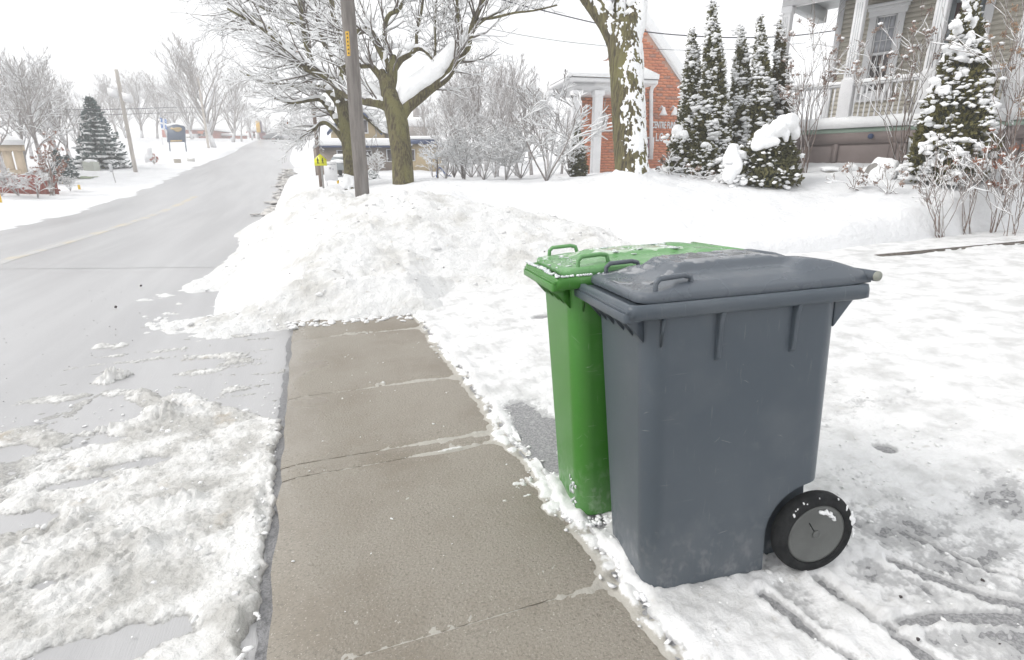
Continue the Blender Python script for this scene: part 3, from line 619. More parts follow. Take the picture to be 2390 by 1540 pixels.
    back = np.interp(xx, [.57, .585, .61, .70, .80, .84, .85], [.0975, .093, .066, .058, .042, .034, .026])*(1-arm)+np.interp(xx, [.57, .62, .68, .74, .80, .84, .85], [.0975, .092, .088, .076, .054, .036, .026])*arm
    h = np.minimum(np.minimum(side, front), back)
    for q_ in range(2): h[1:-1, 1:-1] = (h[1:-1, 1:-1]*2+h[:-2, 1:-1]+h[2:, 1:-1]+h[1:-1, :-2]+h[1:-1, 2:])/6
    pad = np.minimum(sst(.262, .268, xx)*sst(.392, .386, xx), 1)+sst(.402, .408, xx)*sst(.565, .559, xx); h += .0035*pad*sst(.088, .082, ay)
    h = np.where(h > .03, .03+(h-.03)*lidk, h)
    top = np.stack([xx2, yy2, ZT+h], -1); mb = MB(); mb.grid(top[:, ::1])
    loop = np.concatenate([top[:, 0], top[-1, 1:], top[::-1, -1][1:], top[0, ::-1][1:-1]]); low = loop.copy(); low[:, 2] = ZT+.0015; low2 = loop.copy(); low2[:, :2] = (low2[:, :2]-np.array([.44, 0]))*1.004+np.array([.44, 0]); low2[:, 2] = ZT+.010
    mb.loft([low, low2, loop], cap=False)
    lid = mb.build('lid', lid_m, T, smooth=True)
    bm = bmesh.new(); bm.from_mesh(lid.data); bmesh.ops.remove_doubles(bm, verts=bm.verts, dist=1e-5); bmesh.ops.recalc_face_normals(bm, faces=bm.faces)
    for e in bm.edges:
        if len(e.link_faces) == 2 and e.calc_face_angle(0) > .8: e.smooth = False
    bm.to_mesh(lid.data); bm.free()
    for s in (-1, 1):
        pts = [(.105, s*.212, ZT+.012), (.108, s*.210, ZT+.055), (.122, s*.207, ZT+.068), (.205, s*.200, ZT+.072), (.228, s*.198, ZT+.066), (.238, s*.197, ZT+.03)]
        P = []
        for a, b in zip(pts[:-1], pts[1:]):
            for t in (0, .33, .66): P.append(lerp(np.array(a), np.array(b), t))
        P.append(np.array(pts[-1])); m_ = MB(); m_.tube(P, .0085, 8); m_.build('lid_handle', lid_m, lid, smooth=True)
    mb = MB(); mb.tube([(.848, -.255, 1.098), (.848, .255, 1.098)], .017, 14); bar = mb.build('hinge_bar', lid_m, T, smooth=False)
    for s in (-1, 1):
        m_ = MB(); m_.tube([(.848, s*.2552, 1.098), (.848, s*.259, 1.098)], .0165, 14); m_.build('end_cap', CAP, bar)
    for y in (-.17, .17):
        m_ = MB(); m_.obox((.79, y-.02, 1.074), (.055, 0, .006), (0, .04, 0), (0, 0, .03)); m_.build('hinge_lug', body_m, T, bevel=.004)
    # wheels
    ax = MB(); ax.tube([(.7326, -.215, .159), (.7326, .215, .159)], .012, 10); ax.build('axle', mat('axle_steel', (.3, .3, .31), None, rough=.4, metal=1), T)
    for s in (-1, 1):
        w = empty('wheel'); w.parent = T
        def ring(rs, m__, nm, par):
            mm = MB(); n = 44; mm.loft([[(.7326+rr*math.cos(-s*t), s*y, .159+rr*math.sin(-s*t)) for t in np.arange(n)*2*math.pi/n] for rr, y in rs], cap=True); return mm.build(nm, m__, par, smooth=True)
        bpy.data.objects.remove(w)
        tyre = ring([(.06, .185), (.140, .187), (.153, .194), (.158, .203), (.1585, .222), (.154, .236), (.146, .243), (.128, .246), (.119, .244), (.116, .236), (.114, .215)], RUBBER, 'wheel', T)
        hub = ring([(.1165, .232), (.1155, .2395), (.108, .241), (.102, .240), (.098, .2365), (.03, .2375)], HUB, 'hub_cap', tyre)
        ring([(.016, .2372), (.0155, .242), (.011, .243), (.009, .2405), (.003, .2405)], HUB, 'hub_boss', tyre)
        m_ = MB(); m_.obox((.7326-.012, s*.2372, .159+.014), (-.022, 0, .036), (.003, 0, .002), (0, s*.0022, 0)); m_.build('hub_mark', RUBBER, tyre)
        if s < 0:
            m_ = MB(); rr = np.random.RandomState(4 if snowy else 8)
            for k in range(20):
                a = rr.normal(1.15, .28); R = rr.uniform(.086, .100); blob(m_, (.7326+R*math.cos(a)*.9, s*.2405, .159+R*math.sin(a)*.98), (rr.uniform(.006, .012), .004, rr.uniform(.004, .007)), rr, ICO2, .5)
            for k in range(26):
                a = rr.choice([rr.normal(.35, .2), rr.normal(.35, .3), rr.normal(2.0, .5)]); R = rr.uniform(.138, .155); q = rr.uniform(.4, 1.1); blob(m_, (.7326+R*math.cos(a), s*.243, .159+R*math.sin(a)), (.006*q, .004, .009*q), rr, ICO2, .5)
            tag(remeshed(m_, 'stuck_snow', SNOWF, tyre, None, .0028, 2, .0015), kind='stuff')
    rr = np.random.RandomState(33 if snowy else 34); m_ = MB()                       # scratches worn into the flank, the corner and the front
    for k in range(26):
        z = rr.uniform(.08, .85); u_ = rr.choice([0, 1, 2], p=[.45, .35, .2]); L_ = rr.uniform(.006, .05); a = rr.normal(0, .5)+(0 if rr.rand() < .6 else 1.3); n_ = 5; P = []; b0 = rr.normal(0, .6)
        for q in np.linspace(0, 1, n_):
            ds, dz = (q*L_)*math.cos(a+b0*q), (q*L_)*math.sin(a+b0*q); zz = z+dz
            if u_ == 0: c_ = np.array([.20+.45*((k*.618) % 1)+ds, -hw(zz)-.0004, zz]); t_ = np.array([0, 0, 1.])
            else:
                an = (.15+.7*((k*.37) % 1))*math.pi/2 if u_ == 1 else None
                if an is not None: an = an+ds/.074; c_ = np.array([xf(zz)+.074-.0744*math.cos(an), -hw(zz)+.074-.0744*math.sin(an), zz]); t_ = np.array([0, 0, 1.])
                else: c_ = np.array([xf(zz)-.0004, -.1+.2*((k*.618) % 1)+ds, zz]); t_ = np.array([0, 0, 1.])
            w_ = .0007*math.sin(math.pi*(.1+.8*q)); P.append([c_-t_*w_, c_+t_*w_])
        m_.grid(np.array(P))
    tag(m_.build('scuff_marks', SCUFF if not snowy else SCUFFG, body), kind='stuff')
    # film with painted sheen, ice crust and meltwater beads lying on the lid
    rr = np.random.RandomState(11 if snowy else 12); m_ = MB()
    def lidz(x, y):
        i = int(np.clip((x-x0)/(x1-x0)*(nx-1), 0, nx-1)); j = int(np.clip((y/.243+1)/2*(ny-1), 0, ny-1)); return top[i, j, 2]
    if snowy:
        for k in range(80):
            x, y = rr.choice([rr.uniform(.26, .58), rr.uniform(.04, .16), rr.uniform(.2, .8)], p=[.6, .2, .2]), rr.uniform(-.22, .22)
            if abs(y) > .1 and .2 < x < .7 and rr.rand() < .6: y *= .4
            s_ = .003+.013*rr.rand()**2; blob(m_, (x, y, lidz(x, y)+.0005), (s_*rr.uniform(1, 2), s_, .0015+s_*.2), rr, ICO1, .7)
        for k in range(60):
            y = rr.uniform(-.26, .25); blob(m_, (rr.choice([.012, .02])+rr.normal(0, .004), y, ZT+.006), (.008, .008, .006), rr, ICO1, .4)
        for k in range(40):
            x = rr.uniform(.02, .3); blob(m_, (x, -.256, ZT+.005), (.008, .004, .005), rr, ICO1, .4)
        for k in range(16):
            y = rr.uniform(-.15, .1); blob(m_, (xf(.1)-.003, -.11+rr.normal(0, .03), .02+.12*rr.rand()**1.5), (.004, .008*rr.uniform(.4, 1.2), .012*rr.uniform(.3, 1.4)), rr, ICO1, .7)
    else:
        for k in range(12):
            x, y = rr.uniform(.07, .16), rr.uniform(-.2, .2); s_ = rr.uniform(.001, .003); blob(m_, (x, y, lidz(x, y)+.0003), (s_*2, s_, s_*.3), rr, ICO1, .2)
    fx, fy = np.meshgrid(np.linspace(.06, .60, 110), np.linspace(-.12, .19, 64), indexing='ij')      # thin meltwater film, the lid's sky reflection put into its pale colour
    fz = np.vectorize(lidz)(fx, fy); nz = fbm(fx*9+(3 if snowy else 0), fy*7, 4)
    fm = MB(); fm.grid(np.stack([fx, fy, fz-.0035+.0058*sst(-.05, .3, nz+.5*sst(.24, .27, fx)*sst(.10, .085, np.abs(fy))-.12)], -1)); fm.build('sheen_film', FILM if not snowy else FILMG, lid, smooth=True)
    if m_.n: tag(m_.build('ice_crust' if snowy else 'water_beads', ICE, lid, smooth=not snowy), kind='stuff')
    return T
def binmat(x, y, a, z=0.0):
    return Matrix.Translation((x, y, z)) @ Matrix.Rotation(a, 4, 'Z') @ Matrix.Rotation(-.0483, 4, 'X') @ Matrix.Rotation(-.0443, 4, 'Y')
make_bin('dark grey two-wheeled bin with closed lid, nearest the camera', GREY, GREYL, binmat(.9343, 1.5141, -.1629, .002), False)
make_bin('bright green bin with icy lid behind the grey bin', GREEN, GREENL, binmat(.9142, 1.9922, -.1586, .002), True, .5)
# snow scuffed up round the feet of the bins
mb = MB(); rng = np.random.RandomState(21)
for bx, by, ba in ((.9343, 1.5141, -.1629), (.9142, 1.9922, -.1586)):
    for k in range(330):
        u = rng.rand(); 
        if u < .45: lx, ly = xf(0)-rng.uniform(-.004, .05), rng.uniform(-.2, .19)
        else: lx, ly = rng.uniform(.08, .62), -.189-rng.uniform(-.004, .05)
        x = bx+lx*math.cos(ba)-ly*math.sin(ba); y = by+lx*math.sin(ba)+ly*math.cos(ba); s_ = rng.uniform(.003, .013)
        blob(mb, (x, y, float(zdrive(x))+.003), (s_*1.3, s_, s_*.8), rng, ICO1, .4)
tag(mb.build('scuffed_snow', SNOWF), kind='stuff')

# ------------------------------------------------------------------ trees
def unit(v): v = np.asarray(v, float); return v/(np.linalg.norm(v)+1e-9)
def grow(out, p, d, L, r, lvl, rng, up=.12, wob=.28, nch=4, ratio=(.45, .75), spread=(.5, 1.0), n=5, rmin=.004, bias=None, first=.2):
    p = np.array(p, float); d = unit(d); P = [p]; R = [r]; D = [d]
    for i in range(n):
        d = unit(d+rng.normal(0, wob, 3)*.5+np.array([0, 0, up])+(bias if bias is not None else 0))
        p = p+d*L/n; P.append(p); R.append(max(r*(1-.72*(i+1)/n), rmin)); D.append(d)
    out.append((np.array(P), np.array(R), lvl))
    if lvl > 0:
        for k in range(max(1, int(rng.poisson(nch)))):
            t = first+(1-first)*(k+rng.rand())/max(nch, 1); t = min(t, .98); i = t*n; j = int(i); f = i-j
            q = P[j]*(1-f)+P[min(j+1, n)]*f; rr = (R[j]*(1-f)+R[min(j+1, n)]*f)*.62; dd = D[j]
            a = rng.normal(0, 1, 3); a = unit(a-dd*np.dot(a, dd)); s = rng.uniform(*spread)
            grow(out, q, unit(dd+a*s), L*rng.uniform(*ratio)*(1.1-.45*t), max(rr, rmin), lvl-1, rng, up, wob, nch, ratio, spread, max(3, n-1), rmin, bias)
def smoothline(P, R, k=3):
    P = np.asarray(P, float); R = np.asarray(R, float); n = len(P); t = np.arange(n); u = np.linspace(0, n-1, (n-1)*k+1)
    Q = []
    for x in u:                                           # Catmull-Rom
        i = min(int(x), n-2); f = x-i; p0, p1, p2, p3 = P[max(i-1, 0)], P[i], P[i+1], P[min(i+2, n-1)]
        Q.append(.5*((2*p1)+(-p0+p2)*f+(2*p0-5*p1+4*p2-p3)*f*f+(-p0+3*p1-3*p2+p3)*f**3))
    return np.array(Q), np.interp(u, t, R)
def branch_mesh(lines, mbs, twig_k=3):
    for P, R, lvl in lines:
        r = R[0]; k = 14 if r > .2 else 10 if r > .07 else 6 if r > .025 else twig_k
        if k >= 10:
            R = R*(1+.06*n2(np.arange(len(R))*1.7+P[0, 0]*9, R*0))
        (mbs[0] if r > .03 else mbs[1]).tube(P, R, k, cap=(k > 3))
def snow_mesh(lines, mb, amt=1.0, rng=None, minh=.3, add=.006, k=4, skip=0.0):
    for P, R, lvl in lines:
        if rng is not None and rng.rand() < skip: continue
        T = np.gradient(P, axis=0); T /= np.linalg.norm(T, axis=1)[:, None]+1e-9
        h = np.sqrt(np.clip(1-T[:, 2]**2, 0, 1)); 
        if h.mean() < minh: continue
        s = (R*.62+add)*amt*np.clip(h*1.2-.2, .05, 1)
        if len(P) > 3 and rng is not None: s = s*(.75+.5*rng.rand(len(s)))
        s[0] *= .6; s[-1] *= .5
        Q = P+np.array([0, 0, 1])*(R*.55+s*.35)[:, None]
        mb.tube(Q, s, 8 if R[0] > .05 else k, cap=False)
def skel(d, pts):                                         # pixel skeleton: (x, y, radius px[, depth shift])
    P = [at(q[0], q[1], d+(q[3] if len(q) > 3 else 0)) for q in pts]; R = [q[2]/F_*d for q in pts]
    Q, S = smoothline(P, R); return (Q, S, 9)
LEAF = mat('dry_orange_leaf', (.42, .16, .05), (.30, .12, .05), 8, .7)
def add_leaves(root, lines, n, rng, loc, size=.05, name='dry_leaf'):
    me = bpy.data.meshes.new(name); me.from_pydata([(0, 0, 0), (.5, .35, -.1), (1, 0, -.25), (.5, -.35, -.1)], [], [(0, 1, 2), (0, 2, 3)]); me.materials.append(LEAF)
    tw = [l for l in lines if l[1][0] < .02]
    for i in range(n):
        P = tw[rng.randint(len(tw))][0]; p = P[rng.randint(1, len(P))]-loc
        o = share(name, me, root, p, (rng.uniform(0, 6), rng.uniform(0, 1.5), rng.uniform(0, 6))); s = size*rng.uniform(.6, 1.3); o.scale = (s, s, s)
def finish_tree(name, label, loc, lines, heavy, rng, bark=BARK, twig=TWIG, snow_amt=1.0, group=None, add=.006, skip=0.1, extra_snow=None, snowm=SNOWF):
    T = thing(name, label, 'tree', loc, group)
    t, c, s = MB(), MB(), MB()
    branch_mesh(lines, (t, c)); snow_mesh(lines, s, snow_amt, rng, add=add, skip=skip)
    if extra_snow:
        h = MB(); extra_snow(h); tag(remeshed(h, 'limb_snow', snowm, T, loc, .035, 3, .018), kind='stuff')
    if t.n: t.build('trunk', bark, T, smooth=True, loc=loc)
    if c.n: tag(c.build('crown', twig, T, smooth=True, loc=loc), kind='stuff')
    if s.n: tag(s.build('branch_snow', snowm, T, smooth=True, loc=loc), kind='stuff')
    return T
def flare(lines, f=1.25): P, R, l = lines[0]; R[:3] *= np.array([f, 1+(f-1)*.5, 1+(f-1)*.2])

# big maple with a snow-filled crotch, behind the snowbank
rng = np.random.RandomState(42); d = 14.0
limbs = [skel(d, [(944, 452, 27), (941, 425, 25), (938, 370, 24), (932, 320, 24), (927, 285, 25), (920, 255, 24), (910, 225, 20), (903, 200, 17), (898, 178, 15)]),
         skel(d, [(935, 275, 14), (950, 252, 13), (975, 232, 11.5), (1005, 207, 10.5), (1042, 180, 9.5), (1060, 148, 9), (1085, 122, 8), (1096, 90, 7.5), (1104, 55, 7), (1118, 22, 6), (1140, -25, 5), (1165, -80, 4)]),
         skel(d, [(922, 268, 13), (900, 248, 12), (880, 240, 11), (855, 236, 10.5, .4), (825, 230, 9, .8), (795, 214, 8, 1.2), (770, 190, 6.5, 1.4)]),
         skel(d, [(908, 215, 13), (915, 185, 12), (917, 160, 10), (917, 138, 9.5), (916, 131, 8)]),
         skel(d, [(918, 165, 8), (935, 140, 7), (955, 128, 6), (972, 114, 5.5), (990, 118, 4), (1005, 134, 3.5), (1013, 140, 3), (1016, 110, 2.8), (1015, 60, 2.5), (1018, 5, 2.2), (1022, -40, 2)]),
         skel(d, [(912, 170, 9), (893, 128, 9), (878, 98, 9), (866, 78, 9), (850, 70, 8), (832, 76, 6.5), (815, 90, 5)]),
         skel(d, [(905, 205, 9), (888, 180, 8), (872, 160, 7), (862, 153, 6), (838, 155, 5), (815, 150, 4), (790, 160, 3)]),
         skel(d, [(900, 110, 6), (897, 85, 6), (899, 55, 6), (910, 33, 5.5), (930, 22, 5), (945, -5, 5), (960, -50, 4)]),
         skel(d, [(972, 114, 4), (972, 80, 4), (978, 50, 3.6), (985, 15, 3.2), (990, -40, 3)]),
         skel(d, [(1088, 118, 5), (1078, 80, 4.5), (1068, 40, 4), (1066, 0, 3.5), (1060, -50, 3)]),
         skel(d, [(1112, 45, 4), (1150, 42, 3, -.3), (1200, 30, 2.4, -.6), (1245, 25, 2, -.9), (1300, 12, 1.6, -1.2)]),
         skel(d, [(1100, 80, 3.5), (1122, 52, 3, .2), (1160, 30, 2.4, .4), (1215, 5, 2, .4), (1270, -18, 1.7, .4)]),
         skel(d, [(893, 178, 10), (891, 168, 9), (890, 164, 7)])]
flare(limbs); lines = list(limbs)
for li, cnt, L, sp in ((1, 26, 1.3, .8), (2, 16, 1.3, .9), (4, 18, 1.1, .9), (5, 16, 1.1, .9), (6, 14, 1.0, .9), (7, 18, 1.2, .8), (8, 16, 1.1, .8), (9, 16, 1.1, .8), (10, 14, .8, .7), (11, 16, .8, .7), (3, 8, .8, .9)):
    P, R, _ = limbs[li]
    for k in range(cnt):
        i = rng.randint(len(P)//4, len(P)-1); dd = unit(P[i+1]-P[i]); a = rng.normal(0, 1, 3); a[2] = abs(a[2])*.5+.1; a = unit(a-dd*np.dot(a, dd))
        grow(lines, P[i], unit(dd*.7+a*sp), L*rng.uniform(.6, 1.2), max(.010, min(R[i]*.4, .028)), 2, rng, up=.10, wob=.28, nch=3.4, ratio=(.45, .8), rmin=.005, n=5)
def crotch(s):
    def heap(pts, d):                                     # snow packed on a limb, thickest low down
        P = np.array([at(q[0], q[1], d) for q in pts]); R = np.array([q[2]/F_*d for q in pts]); Q, S = smoothline(P, R)
        n = len(Q); th = np.arange(12)*2*np.pi/12
        V = Q[:, None]+S[:, None, None]*(RT[None, None]*np.cos(th)[None, :, None]*.95+np.array([0, 0, 1.])[None, None]*np.sin(th)[None, :, None]*1.0+np.array([FW[0], FW[1], 0])[None, None]*0)
        # ring in the plane across the limb with depth as its width
        T = unit(Q[-1]-Q[0]); side = unit(np.cross(T, FW)); dep = unit(np.array([FW[0], FW[1], 0]))
        V = Q[:, None]+S[:, None, None]*(side[None, None]*np.cos(th)[None, :, None]+dep[None, None]*np.sin(th)[None, :, None]*.75)
        V = V*(1)+.02*np.stack([n3(V[..., 0]*4, V[..., 1]*4, V[..., 2]*4)]*3, -1)
        s.loft(V)
    heap([(933, 262, 4), (942, 228, 19), (960, 205, 25), (985, 188, 26), (1012, 166, 25), (1034, 144, 22), (1050, 122, 18), (1068, 102, 15), (1083, 80, 8), (1092, 58, 3)], 14.0)
    heap([(905, 240, 3), (888, 220, 12), (868, 208, 14), (848, 204, 14), (830, 200, 11), (812, 190, 6), (800, 175, 3)], 14.1)
    heap([(838, 62, 4), (850, 48, 12), (862, 46, 13), (872, 56, 8), (878, 66, 3)], 14)
    heap([(905, 170, 2), (897, 146, 7), (902, 118, 8), (917, 106, 11), (935, 108, 11), (952, 110, 8), (966, 102, 4)], 13.95)
    heap([(838, 145, 3), (852, 138, 10), (868, 135, 9), (880, 122, 3)], 14)
    heap([(985, 108, 2), (998, 116, 6), (1010, 122, 5), (1013, 110, 2)], 14)
loc = at(944, 450, d); loc[2] = gz(loc[0], loc[1])
T = finish_tree('maple_tree', 'spreading mossy maple with thick snow on its right limb', loc, lines, True, rng, add=.010, snow_amt=1.15, extra_snow=crotch)
add_leaves(T, lines, 10, rng, loc, .07)

# second maple behind the utility pole, branches reaching over the road
rng = np.random.RandomState(11); d = 16.5
limbs = [skel(d, [(825, 452, 18), (821, 420, 16.5), (814, 350, 15), (807, 300, 14.5), (801, 262, 14), (797, 235, 14)]),
         skel(d, [(797, 240, 13), (790, 205, 12, -.3), (770, 185, 11, -.6), (735, 168, 9.5, -1), (700, 150, 8.5, -1.2), (683, 139, 8, -1.3), (668, 118, 7, -1.3), (640, 95, 6, -1.4), (615, 70, 4.5, -1.5), (575, 45, 3, -1.7), (530, 20, 2, -2)]),
         skel(d, [(796, 250, 10), (775, 222, 8), (755, 205, 7, .3), (720, 205, 5, .6), (670, 200, 4, .8), (610, 190, 3, 1.0), (560, 165, 2, 1.2)]),
         skel(d, [(800, 300, 8), (778, 270, 7), (765, 250, 6.5), (745, 232, 5), (715, 235, 4, -.4), (680, 240, 3, -.8), (640, 230, 2.2, -1.2)]),
         skel(d, [(803, 330, 7), (780, 300, 6), (755, 285, 5), (735, 300, 4), (715, 310, 3), (690, 330, 2)]),
         skel(d, [(790, 210, 9), (800, 170, 8), (798, 120, 7.5), (785, 70, 7), (775, 20, 6.5), (770, -30, 6)]),
         skel(d, [(735, 168, 7), (722, 130, 6.5), (712, 90, 6), (705, 45, 5.5), (700, 0, 5), (690, -50, 4)]),
         skel(d, [(775, 130, 5), (755, 100, 5), (742, 60, 4.5), (740, 20, 4), (728, -30, 3.5)]),
         skel(d, [(668, 118, 4), (640, 75, 3.5), (600, 45, 3), (550, 15, 2.5), (500, -10, 2)]),
         skel(d, [(700, 60, 4), (650, 40, 3.5), (600, 10, 3), (550, -15, 2.5)]),
         skel(d, [(790, 260, 5), (815, 240, 5), (840, 265, 4), (865, 285, 3), (890, 310, 2)])]
flare(limbs); lines = list(limbs); left = -RT
for li, cnt, L in ((1, 38, 1.3), (2, 21, 1.05), (3, 18, .95), (4, 14, .8), (5, 22, 1.15), (6, 24, 1.2), (7, 19, 1.15), (8, 19, 1.05), (9, 20, 1.05), (10, 9, .7)):
    P, R, _ = limbs[li]
    for k in range(cnt):
        i = rng.randint(len(P)//5, len(P)-1); dd = unit(P[i+1]-P[i]); a = rng.normal(0, 1, 3); a = unit(a-dd*np.dot(a, dd))
        grow(lines, P[i], unit(dd*.7+a*.8+left*.35), L*rng.uniform(.6, 1.35), max(.011, min(R[i]*.4, .03)), 2, rng, up=.03, wob=.27, nch=3.6, ratio=(.45, .8), rmin=.005, n=5, bias=left*.05)
loc = at(825, 450, d); loc[2] = gz(loc[0], loc[1])
def t2snow(s):
    rr = np.random.RandomState(3)
    for q in limbs[1:4]:
        for k in range(0, len(q[0])-2, 2):
            r = q[1][k]; blob(s, q[0][k]+np.array([0, 0, r*1.1]), (r*1.4, r*1.2, r*rr.uniform(.6, 1.3)), rr, ICO2, .3)
    for k in range(30): blob(s, at(rr.normal(812, 8), rr.uniform(412, 446), d-.24), (.06, .06, .08), rr, ICO2, .5)
T = finish_tree('maple_tree', 'dense snowy maple behind the utility pole, boughs over the road', loc, lines, True, rng, add=.010, snow_amt=1.15, extra_snow=t2snow)
add_leaves(T, lines, 14, rng, loc, .08)

# thick trunk forking at the top, snow blown onto its right side
d = 11.0
lines = [skel(d, [(1477, 446, 44), (1476, 430, 40), (1473, 390, 38), (1469, 330, 38), (1465, 250, 38), (1462, 180, 38), (1459, 130, 39), (1455, 90, 40), (1449, 62, 40)]),
         skel(d, [(1440, 90, 28), (1420, 55, 24), (1398, 25, 22), (1378, 0, 20), (1355, -30, 18), (1330, -65, 17), (1300, -110, 15)]),
         skel(d, [(1452, 85, 24), (1446, 45, 16), (1446, 10, 14), (1455, -20, 14), (1462, -60, 13)]),
         skel(d, [(1464, 90, 33), (1478, 50, 27), (1485, 10, 23), (1490, -30, 22), (1500, -80, 20)])]
flare(lines, 1.12)
loc = at(1477, 446, d); loc[2] = gz(loc[0], loc[1])
T = thing('bare_tree', 'thick forked mossy trunk with snow plastered down its right side', 'tree', loc)
t = MB()
for P, R, l in lines: Q, S = smoothline(P, R, 2); t.tube(Q, S*(1+.03*n2(np.arange(len(S))*.7, S*0)), 28, cap=True)
t.build('trunk', BARK, T, smooth=True, loc=loc)
s = MB()
for li, (P, R, l) in enumerate(lines):
    Q, S = smoothline(P, R, 9); n = len(Q); th = np.linspace(-2.3, 1.3, 74)      # angle 0 = camera right, negative = towards the camera
    tow = -unit(np.array([FW[0], FW[1], 0])); rt = unit(RT)
    dirs = rt[None]*np.cos(th)[:, None]-tow[None]*np.sin(th)[:, None]
    PX = Q[:, None]+S[:, None, None]*dirs[None]
    q = 1.0*n3(PX[..., 0]*6, PX[..., 1]*6, PX[..., 2]*2.6)+1.0*n3(PX[..., 0]*16+5, PX[..., 1]*16, PX[..., 2]*9)+.6*n3(PX[..., 0]*36+5, PX[..., 1]*36, PX[..., 2]*24)
    face = np.cos(th+.85)[None]*1.0
    lift = .05*(q*1.05+face*1.0-.50+.25*(li > 0)*sst(0, 8, np.arange(n))[:, None])
    lift = np.minimum(lift, .020+.010*q); lift[:, 0] = -.06; lift[:, -1] = -.06
    s.grid((PX+dirs[None]*lift[..., None])[:, ::-1] if True else None)
rr = np.random.RandomState(8)
for x0, y0, r in ((1418, 20, 13), (1425, 38, 11), (1432, 50, 8), (1412, 2, 14), (1470, 30, 10), (1474, 8, 13), (1468, 48, 8), (1422, -15, 18), (1470, -12, 16), (1408, -10, 14)):
    blob(s, at(x0, y0, d-.12), np.array([r*.9, 12, r*1.2])/F_*d, rr, ICO2, .35)
s.build('blown_snow', SNOWF, T, smooth=True, loc=loc)
# snow drifted up against the trunk foot
X, Y = np.meshgrid(np.linspace(-1.3, 1.3, 40), np.linspace(-1.3, 1.3, 40), indexing='ij'); R_ = np.hypot(X, Y)
Z = ground(X+loc[0], Y+loc[1])+.30*np.exp(-(R_/.55)**2)*(1+.4*fbm(X*2, Y*2, 3))-.05*sst(.6, 1.2, R_)
mb = MB(); mb.grid(np.stack([X+loc[0], Y+loc[1], Z], -1)); tag(mb.build('snow_drift', SNOWLAWN, smooth=True), kind='stuff')

# ------------------------------------------------------------------ background trees: prototypes and copies
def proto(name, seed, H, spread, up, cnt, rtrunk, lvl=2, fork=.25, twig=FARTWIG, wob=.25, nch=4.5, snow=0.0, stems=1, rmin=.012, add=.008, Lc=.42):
    rng = np.random.RandomState(seed); lines = []
    for st in range(stems):
        P = [np.zeros(3)]; R = [rtrunk]; dd = unit(np.array([rng.normal(0, .08+.3*(stems > 1)), rng.normal(0, .08+.3*(stems > 1)), 1])); n = 8
        for i in range(n):
            dd = unit(dd+rng.normal(0, .07, 3)+np.array([0, 0, .15])); P.append(P[-1]+dd*H*.85/n); R.append(max(rtrunk*(1-.85*(i+1)/n), rmin))
        P, R = np.array(P), np.array(R); lines.append((P, R, 9))
        for k in range(cnt//stems):
            t = fork+(1-fork)*(k+rng.rand())/(cnt//stems); i = min(t*n, n-.01); j = int(i); q = P[j]+(P[j+1]-P[j])*(i-j)
            az = rng.uniform(0, 6.28); dirv = np.array([math.cos(az)*spread, math.sin(az)*spread, 1.0]); 
            grow(lines, q, dirv, H*Lc*(1.15-t*.7)*rng.uniform(.7, 1.2), max(R[j]*.5, rmin), lvl, rng, up, wob, nch, (.4, .7), (.4, .8), 4, rmin)
    T = empty(name); t, c, s = MB(), MB(), MB(); branch_mesh(lines, (t, c))
    if t.n: t.build('trunk', twig, T, smooth=True)
    if c.n: tag(c.build('crown' if t.n else 'stems', twig, T, smooth=True), kind='stuff')
    if snow:
        snow_mesh(lines, s, snow, rng, add=add, skip=.15, k=3); tag(s.build('branch_snow', SNOWF, T, smooth=True), kind='stuff')
    return T
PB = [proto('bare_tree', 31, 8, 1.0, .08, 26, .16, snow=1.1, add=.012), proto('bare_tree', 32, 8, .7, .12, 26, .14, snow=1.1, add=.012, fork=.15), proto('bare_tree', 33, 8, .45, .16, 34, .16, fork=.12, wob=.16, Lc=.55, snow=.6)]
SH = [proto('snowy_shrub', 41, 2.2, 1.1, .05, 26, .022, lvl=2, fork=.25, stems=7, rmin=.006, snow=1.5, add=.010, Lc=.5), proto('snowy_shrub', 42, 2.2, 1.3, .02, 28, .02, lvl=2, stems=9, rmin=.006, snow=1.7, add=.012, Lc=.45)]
used = set()
def plant(pro, px, py, d, top, label, cat='tree', group=None, rz=None, hproto=8.0, wide=1.0):
    loc = base(px, py, d); h = (at(px, top, d)[2]-loc[2])/hproto*(1.0 if hproto != 8 else .92)
    rz = rng_bg.uniform(0, 6.28) if rz is None else rz
    if id(pro) in used: r = copy_tree(pro, loc, rz, (h*wide, h*wide, h))
    else:
        used.add(id(pro)); r = pro; r.location = Vector(loc); r.rotation_euler = (0, 0, rz); r.scale = (h*wide, h*wide, h)
    for k in ('label', 'category', 'group'):
        if k in r: del r[k]
    tag(r, label, cat, group); return r
rng_bg = np.random.RandomState(77)
ORD = 'first second third fourth fifth sixth seventh eighth ninth tenth eleventh twelfth thirteenth fourteenth'.split()
def rank(specs): xs_ = sorted(q[0] for q in specs); return [ORD[xs_.index(q[0])] for q in specs]
def plant_row(specs, label, **kw):
    for (px, py, d, top, k), o_ in zip(specs, rank(specs)): plant(kw.get('pro', PB)[k], px, py, d, top, label % o_, kw.get('cat', 'tree'), kw.get('group'), None, kw.get('hproto', 8.0), kw.get('wide', 1.0))
plant_row(((12, 400, 29, 70, 0), (-40, 400, 31, 110, 1), (60, 398, 33, 125, 1), (100, 396, 31, 118, 0), (140, 395, 36, 150, 1), (172, 392, 34, 135, 0), (205, 390, 40, 190, 1), (235, 380, 46, 215, 0), (-10, 396, 38, 95, 0), (80, 390, 44, 150, 0), (130, 388, 46, 165, 1)), '%s bare frosted tree from the left in the grove beyond the road', group='bare trees left of the road')
plant(PB[2], 500, 352, 70, 112, 'tall fan-shaped bare tree beside the far street pole', wide=1.5)
